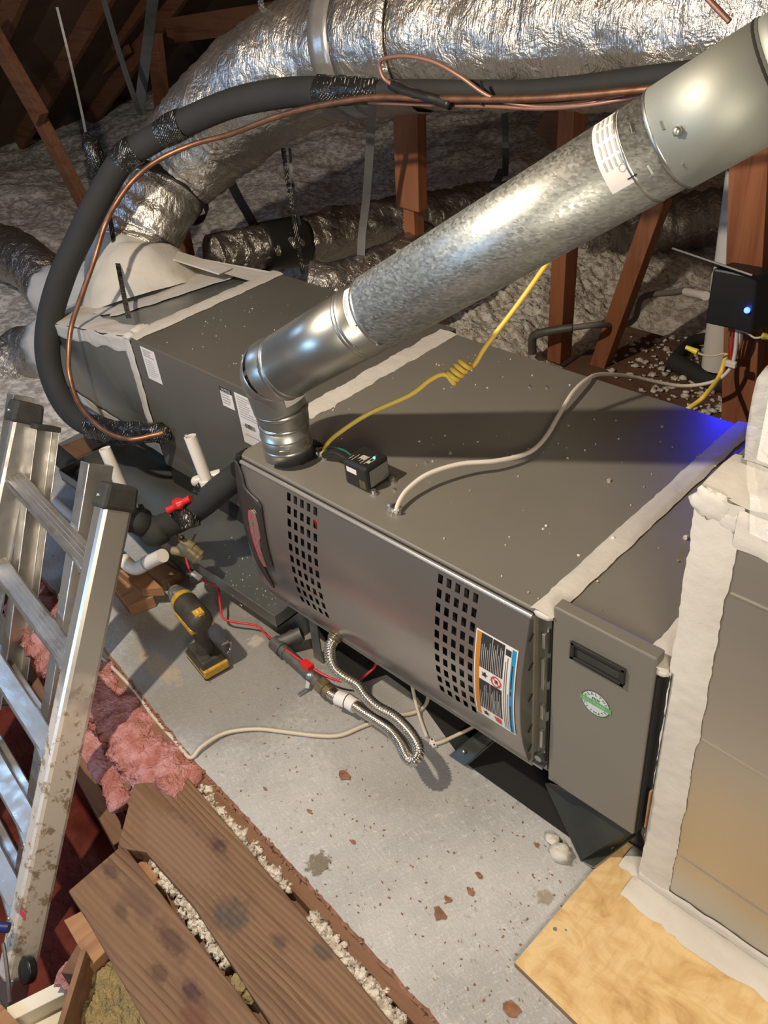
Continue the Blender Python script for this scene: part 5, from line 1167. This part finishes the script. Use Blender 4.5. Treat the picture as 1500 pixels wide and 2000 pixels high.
fx_ = [(655, 1246, .185), (645, 1262, .18), (645, 1285, .17), (655, 1308, .155), (675, 1324, .14), (697, 1337, .13), (712, 1358, .12), (735, 1380, .115), (768, 1399, .115), (797, 1427, .115), (814, 1454, .112), (817, 1474, .108), (807, 1486, .102), (794, 1477, .094), (782, 1452, .080), (762, 1426, .062), (735, 1406, .05), (710, 1390, .046), (684, 1372, .044), (664, 1364, .042), (648, 1356, .038), (636, 1347, .035)]
FX = [at(x, y, z=z) for x, y, z in fx_]
flex = thing('gas_connector', 'looped corrugated stainless gas connector in front of the furnace', 'hose', FX[-1])
C_ = catmull(FX, 10); Lt = [0]
for p, q in zip(C_, C_[1:]): Lt.append(Lt[-1] + (q - p).length)
# resample evenly for corrugation
pts = []; n_ = int(Lt[-1] / .0011); j = 0
for i in range(n_ + 1):
    s = Lt[-1] * i / n_
    while j < len(Lt) - 2 and Lt[j + 1] < s: j += 1
    pts.append(C_[j].lerp(C_[j + 1], (s - Lt[j]) / max(1e-9, Lt[j + 1] - Lt[j])))
b = MB(); b.tube(pts, .0130, 14, 1, True, lambda L_, a, p: .0017 * math.cos(L_ * 2 * math.pi / .0066)); b.build('corrugated_hose', 'stainless', flex, smooth=True, ang=180)
b = MB(); b.tube([FX[0] + V(0, .0, .012), FX[0] - V(0, 0, .004)], .018, 6, 1); b.build('brass_nut', 'brass', flex)
b = MB(); k0 = int(n_ * .868); k1 = int(n_ * .942); b.tube(pts[k0:k1:4], .0190, 18, 1); tg = b.build('paper_tag', 'white', flex, smooth=True)
b = MB(); b.tube(pts[int(n_ * .900):int(n_ * .906):2], .0198, 18, 1); b.build('tag_tie', 'black', flex, smooth=True)
b = MB(); b.tube([at(676, 1240, z=.19), at(690, 1252, z=.17)], .016, 14, 1); tag(b.build('gas_inlet', 'brass', smooth=True), 'small brass gas inlet beside the connector under the door', 'fitting')
cable('floor_cable', [at(x, y, z=z) for x, y, z in ((190, 1275, -.03), (260, 1345, -.018), (300, 1400, -.012), (345, 1450, -.006), (372, 1480, .002), (395, 1458, .012), (440, 1432, .008), (500, 1424, .006), (560, 1430, .006), (620, 1437, .006), (665, 1436, .006), (710, 1418, .006), (760, 1400, .006), (805, 1393, .006), (830, 1378, .006), (838, 1350, .01), (838, 1325, .03))], .0052, 'oldcable', 'cream cable crossing the deck beneath the gas connector')
cable('thermostat_cable', [at(803, 1325, z=.12), at(806, 1345, z=.06), at(818, 1395, z=.01), at(834, 1440, z=.005)], .0045, 'oldcable', 'thin cream cable dropping from under the furnace to the staple')
cable('thermostat_cable', [at(838, 1452, z=.005), at(860, 1450, z=.006), at(900, 1432, z=.008), at(935, 1415, z=.03)], .0048, 'oldcable', 'cream cable running right from the staple under the furnace')
t = thing('cable_staple', 'white cable staple nailed to the deck below the door', 'staple', at(846, 1452, z=0)); b = MB(); c = at(846, 1452, z=.006); b.beam(c - V(.010, -.006, 0), c + V(.010, -.006, 0), .012, .008); b.build('saddle', 'pvc', t, bevel=.002)
b = MB(); b.cyl(c + V(-.007, .004, .003), c + V(-.007, .004, .006), .0022, 8); b.cyl(c + V(.007, -.004, .003), c + V(.007, -.004, .006), .0022, 8); b.build('nail_head', 'print', t)
# ================================================================== STAND
st = thing('furnace_stand', 'dark galvanised angle stand holding the furnace off the deck', 'stand', (.5, .3, 0))
def sheet(P, mat, name, parent, th=.003): b = MB(); b.add([Vector(p) for p in P], [tuple(range(len(P)))]); return b.build(name, mat, parent, solid=th)
sheet([at(878, 1476, z=.002), at(908, 1496, z=.002), V(.745, .16, .176), V(.715, .19, .176)], 'leg', 'leg', st)
sheet([at(908, 1496, z=.002), at(912, 1494, z=.02), V(.752, .16, .178), V(.745, .16, .165)], 'leg', 'leg', st)
b = MB(); c = at(906, 1468, z=.03); b.ball(c, .005, 8, 6); b.build('bolt', 'zinc', st, smooth=True)
sheet([V(.885, -.002, .165), at(1065, 1530, z=.10), at(1135, 1682, z=.002), V(1.015, .05, .002), V(1.075, .06, .165)], 'leg', 'leg', st)
sheet([at(1138, 1683, z=.003), at(1232, 1622, z=.003), at(1243, 1630, z=.022), at(1160, 1695, z=.022)], 'galv', 'foot_angle', st)
b = MB(); b.box((-.01, .03, .150), (1.06, .05, .178)); b.box((-.01, .66, .150), (1.06, .68, .178)); b.build('long_rail', 'galvdark', st)
for x in (.10,): sheet([V(x, .04, .176), V(x + .03, .04, .176), V(x + .05, .02, .002), V(x + .015, .02, .002)], 'galvdark', 'leg', st)
for x in (.08, .5, .95): sheet([V(x, .67, .176), V(x + .03, .67, .176), V(x + .05, .69, .002), V(x + .015, .69, .002)], 'galvdark', 'leg', st)
b = MB(); b.prism([at(x, y, z=.002) for x, y in ((600, 1192), (636, 1250), (662, 1305), (705, 1334), (755, 1318), (815, 1362), (905, 1488))] + [V(.975, .012, .002), V(.975, .64, .002), V(.05, .64, .002)], (0, 0, .003)); tag(b.build('painted_shade', 'blackvoid'), 'black sheet painting the shade on the deck under the furnace', 'painted shade')  # thin black sheet paints the shade under the furnace onto the deck
b = MB(); b.ball(at(1095, 1665, z=.010), .022, 12, 8, .5, (1.1, .9, .6)); b.ball(at(1080, 1640, z=.008), .016, 12, 8, .5, (1.1, .9, .5)); tag(b.build('mastic_blob', 'mastic', smooth=True, ang=180), 'dried white mastic blob on the deck below the filter cabinet', 'mastic')
# flakes on the deck
random.seed(33)
FLK = ('large brown flake below the loop of the gas connector', 'long brown flake in the middle of the near deck', 'brown flake beside the dark stain on the deck', 'largest brown flake near the plywood corner at the bottom', 'small brown flake just right of the long flake', 'small brown flake above and right of the long flake', 'brown flake nearest the long flake on its upper side', 'brown flake nearest the filter cabinet leg', 'small brown flake between gas connector loop and wide plank', 'small brown flake left of the gas connector loop', 'small brown flake beside the dark stand leg')
for fi, (px, py, s) in enumerate(((672, 1515, 15), (858, 1786, 16), (690, 1645, 9), (1000, 1970, 18), (875, 1756, 9), (937, 1710, 8), (918, 1740, 10), (1048, 1650, 7), (604, 1585, 8), (517, 1540, 6), (950, 1515, 7))):
    c = at(px, py, z=.0015); b = MB(); r_ = s / F_PX * 1.9; n = 9; P = []
    for k in range(n):
        a = 2 * math.pi * k / n; q = r_ * random.uniform(.45, 1.1); P.append(c + V(math.cos(a) * q * 1.2, math.sin(a) * q * .75, random.uniform(-.0002, .0008)))
    b.prism(P, (0, 0, .0012)); tag(b.build('wood_flake', 'osbedge'), FLK[fi], 'flake', 'brown flakes on the deck')
b = MB()
for i in range(330):
    px, py = random.uniform(400, 1150), random.uniform(1330, 2000); c = at(px, py, z=.001)
    if c.y < edge_y(c.x) + .02 or c.y > .02: continue
    a = random.random() * 6.28; l_ = random.uniform(.0015, .006); b.beam(c, c + V(math.cos(a) * l_, math.sin(a) * l_, .0006), random.uniform(.0008, .003), .001)
stuff(b.build('debris', 'osbedge'), 'tiny brown crumbs scattered over the grey deck', 'debris')
# ================================================================== DRILL
Bz = at(408, 1296, z=0)
dr = thing('cordless_drill', 'yellow and black cordless drill standing on its battery', 'drill', (Bz.x, Bz.y, 0))
fw = V(-.80, -.60, 0).normalized()   # the chuck direction, refined below
fwd = (at(352, 1165, z=.19) - at(395, 1215, z=.19)); fwd.z = 0; fwd.normalize(); sd = V(-fwd.y, fwd.x, 0); UP = V(0, 0, 1)
def dp(f, s, u): return V(Bz.x, Bz.y, 0) + fwd * f + sd * s + UP * u
def dbox(b, f0, f1, s0, s1, u0, u1, tf=0, ts=0):
    b.hexa([dp(f0, s0, u0), dp(f1, s0, u0), dp(f1, s1, u0), dp(f0, s1, u0)], [dp(f0 + tf, s0 + ts, u1), dp(f1 - tf, s0 + ts, u1), dp(f1 - tf, s1 - ts, u1), dp(f0 + tf, s1 - ts, u1)])
b = MB(); dbox(b, -.055, .060, -.037, .037, .0, .030); bt = b.build('battery', 'drillblack', dr, bevel=.004)
b = MB(); dbox(b, -.057, .0615, -.0385, .0385, .014, .027, .002, .002); b.build('battery_band', 'yellowplastic', dr, bevel=.003)
b = MB(); dbox(b, -.060, -.030, -.036, .036, .010, .036); b.build('battery_latch', 'yellowplastic', bt, bevel=.004)
b = MB(); dbox(b, -.053, .050, -.036, .036, .030, .056, .006, .006); b.build('foot', 'drillblack', dr, bevel=.004)
b = MB(); b.tube([dp(-.004, 0, .050), dp(-.002, 0, .085), dp(-.006, 0, .125), dp(-.010, 0, .165)], [.024, .0185, .0195, .024], 16, 5, True); b.build('handle', 'drillblack', dr, smooth=True, ang=60)
b = MB(); b.tube([dp(.032, 0, .150), dp(.030, 0, .128), dp(.022, 0, .115)], .008, 10, 3); b.build('trigger', 'black', dr, smooth=True)
b = MB(); b.tube([dp(-.058, 0, .188), dp(-.050, 0, .188), dp(-.03, 0, .188), dp(.045, 0, .188), dp(.052, 0, .188)], [.022, .030, .033, .033, .031], 22, 3); b.build('motor_housing', 'drillblack', dr, smooth=True, ang=50)
b = MB(); b.tube([dp(.048, 0, .188), dp(.068, 0, .188)], [.034, .031], 22, 1); b.build('collar', 'yellowplastic', dr, smooth=True)
b = MB(); dbox(b, -.045, .055, -.035, .035, .158, .178, .0, .0); b.build('side_panel', 'yellowplastic', dr, bevel=.006)
b = MB(); b.tube([dp(-.035, .0, .221), dp(-.055, 0, .214)], .006, 8, 1); dbox(b, -.055, -.030, -.012, .012, .214, .222); b.build('top_badge', 'yellowplastic', dr)
b = MB(); b.tube([dp(.068, 0, .188), dp(.085, 0, .188), dp(.105, 0, .188), dp(.112, 0, .188)], [.027, .027, .022, .016], 22, 2); ck = b.build('chuck', 'steel', dr, smooth=True)
b = MB(); b.tube([dp(.108, 0, .188), dp(.114, 0, .188)], .019, 20, 1); b.build('chuck_ring', 'bronze', ck, smooth=True)
b = MB(); b.cyl(dp(.112, 0, .188), dp(.150, 0, .188), .004, 8); b.build('drill_bit', 'ironpipe', dr, smooth=True)
b = MB(); s_ = -.040
b.tube([dp(-.02, s_, .060), dp(-.022, s_ - .022, .058), dp(-.018, s_ - .024, .034), dp(-.018, s_ - .010, .022)], .005, 8, 4); b.ball(dp(-.02, s_ - .020, .03), .006, 8, 6); b.build('belt_clip', 'zinc', dr, smooth=True)
# ================================================================== LADDER
ld = thing('folding_ladder', 'folded aluminium ladder standing in the hatch at left', 'ladder', at(40, 1900, d=1.7))
u = V(-.9936, .1126, -.0062).normalized()                       # along the rungs, away from the viewer's right
ra, rb = at(226, 972, d=2.10), at(32, 1905, d=2.12)
rdir = (rb - ra).normalized(); nrm = u.cross(rdir).normalized()
if nrm.dot(CAM - ra) < 0: nrm = -nrm                             # towards the viewer
def frame(p0, p1):
    d_ = (p1 - p0).normalized(); uu = (u - d_ * u.dot(d_)).normalized(); nn = uu.cross(d_).normalized()
    return d_, uu, (nn if nn.dot(nrm) > 0 else -nn)
def crail(p0, p1, name, w, dpt, mat, flip=1, parent=ld):
    """C-shaped rail: the web faces outward, the flanges turn inward along u"""
    d_, uu, nn = frame(p0, p1)
    prof = [(-w / 2, -dpt / 2), (-w / 2, dpt / 2), (w / 2, dpt / 2), (w / 2, dpt / 2 - .004), (-w / 2 + .004, dpt / 2 - .004), (-w / 2 + .004, -dpt / 2 + .004), (w / 2, -dpt / 2 + .004), (w / 2, -dpt / 2)]
    b = MB(); b.prism([p0 + uu * x * flip + nn * y for x, y in prof], p1 - p0)
    return b.build(name, mat, parent, bevel=.002)
def boxrail(p0, p1, name, w, dpt, mat, parent=ld):
    d_, uu, nn = frame(p0, p1)
    b = MB(); b.prism([p0 + uu * x * w / 2 + nn * y * dpt / 2 for x, y in ((-1, -1), (1, -1), (1, 1), (-1, 1))], p1 - p0); return b.build(name, mat, parent, bevel=.012)
def cap(p, d_, w, dpt, name='end_cap'):
    d_ = d_.normalized(); uu = (u - d_ * u.dot(d_)).normalized(); nn = uu.cross(d_).normalized(); b = MB()
    q0, q1 = p + d_ * .030, p - d_ * .034
    b.hexa([q0 + uu * x * w / 2 * 1.20 + nn * y * dpt / 2 * 1.12 for x, y in ((-1, -1), (1, -1), (1, 1), (-1, 1))], [q1 + uu * x * w / 2 * 1.08 + nn * y * dpt / 2 * 1.0 for x, y in ((-1, -1), (1, -1), (1, 1), (-1, 1))])
    o = b.build(name, 'rubber', ld, bevel=.010)
    c = p + nn * (dpt / 2 * 1.08) * (1 if nn.dot(CAM - p) > 0 else -1); b2 = MB(); b2.ball(c, .006, 8, 6); b2.build('rivet', 'zinc', o, smooth=True)
SPAN = .60
boxrail(ra, rb, 'front_rail', .052, .082, 'rail')
la, lb = ra + u * SPAN, rb + u * SPAN
boxrail(la, lb, 'front_rail', .052, .082, 'alu')
cap(ra, rdir, .054, .084); cap(la, rdir, .054, .084)
def s_at(p, d_, py):
    best = None
    for i in range(500):
        s = i * .003; q = p + d_ * s - CAM; Y = 1000 + F_PX * q.dot(DOWN) / q.dot(FWD)
        if best is None or abs(Y - py) < best[0]: best = (abs(Y - py), s)
    return best[1]
HOR = nrm.copy(); HOR.z = 0; HOR.normalize()
for py in (1118, 1312, 1492, 1655, 1800):                        # ribbed treads of the front section
    s = s_at(ra, rdir, py); c0_ = ra + rdir * s + u * .026; c1__ = la + rdir * s - u * .026; hw = .027; vz = V(0, 0, 1)
    b = MB(); b.prism([c0_ + HOR * x + vz * z for x, z in ((-hw, -.012), (hw, -.014), (hw, .010), (hw - .005, .014), (-hw + .005, .014), (-hw, .010))], c1__ - c0_); tr = b.build('tread', 'alu', ld, bevel=.002)
    for k in (-1, 0, 1):
        b = MB(); b.beam(c0_ + HOR * k * .011 + vz * .0145, c1__ + HOR * k * .011 + vz * .0145, .003, .002); b.build('grip_rib', 'alu', tr)
    b = MB(); b.hexa([c0_ + u * .085 + HOR * x + vz * -.015 for x in (-hw, hw)] + [c0_ - u * .004 + HOR * x * 1.35 + vz * -.046 for x in (hw, -hw)], [c0_ + u * .085 + HOR * x + vz * .006 for x in (-hw, hw)] + [c0_ - u * .004 + HOR * x * 1.35 + vz * .020 for x in (hw, -hw)]); b.build('tread_bracket', 'alu', tr, bevel=.004)
    for z_ in (-.032, .004):
        b = MB(); b.ball(c0_ + u * .004 + HOR * (hw * 1.35 + .001) + vz * z_, .005, 8, 6); b.build('rivet', 'ironpipe', tr, smooth=True)
# rear section: channel rails and narrower rungs, seen between the front treads
rra, rrb = at(190, 905, d=2.26), at(98, 1470, d=2.32); rrd = (rrb - rra).normalized(); rrb = rra + rrd * 1.25
crail(rra, rrb, 'rear_rail', .046, .070, 'alu')
lra, lrb = rra + u * (SPAN - .06), rrb + u * (SPAN - .06)
crail(lra, lrb, 'rear_rail', .046, .070, 'alu', -1)
crail(at(88, 838, d=2.5), at(18, 1380, d=2.55), 'rear_rail', .046, .070, 'alu', -1)
b = MB(); q = at(88, 838, d=2.5); b.beam(q + rrd * -.012, q + rrd * .004, .05, .074, nrm); b.build('end_cap', 'rubber', ld, bevel=.003)
for py in (1080, 1270, 1440, 1600, 1740):
    s = s_at(rra, rrd, py); c0_ = rra + rrd * s; c1__ = lra + rrd * s; hw = .024
    b = MB(); b.prism([c0_ + HOR * x + V(0, 0, z) for x, z in ((-hw, -.012), (hw, -.012), (hw, .012), (-hw, .012))], c1__ - c0_); tr = b.build('rung', 'alu', ld, bevel=.003)
    for k in (-1, 0, 1):
        b = MB(); b.beam(c0_ + HOR * k * .012 + V(0, 0, .0126), c1__ + HOR * k * .012 + V(0, 0, .0126), .006, .003); b.build('grip_rib', 'alu', tr)
# hinge at the foot
hp = rb + rdir * .02
b = MB(); b.beam(rb - rdir * .01, rb + rdir * .06, .060, .050, nrm); b.build('hinge_plate', 'steel', ld, bevel=.004)
b = MB(); hc = at(55, 1895, d=2.08); b.cyl(hc - nrm * .01 , hc + nrm * .012, .030, 20); b.build('hinge_knob', 'black', ld, smooth=True, bevel=.004)
b = MB(); b.tube([at(6, 1842, d=2.02), at(12, 1880, d=2.02), at(20, 1955, d=2.02)], .005, 8, 4); b.build('hinge_lever', 'alu', ld, smooth=True)
b = MB(); b.tube([at(-10, 1810, d=2.04), at(18, 1812, d=2.04)], .012, 10, 1); b.build('lock_tab', 'darkblue', ld, smooth=True)
b = MB(); b.beam(rb + rdir * .06, rb + rdir * .12, .050, .06, nrm); b.build('lower_rail', 'ironpipe', ld, bevel=.004)
b = MB(); c = ra + (rb - ra) * .855; d_ = rdir; nn = nrm
q = at(45, 1786, d=2.02)
b.prism([q + u * x + d_ * y for x, y in ((-.017, -.004), (-.012, -.009), (.012, -.004), (.017, .004), (.012, .009), (-.012, .004))], nrm * .001)
b.build('red_sticker', 'redprint', ld)
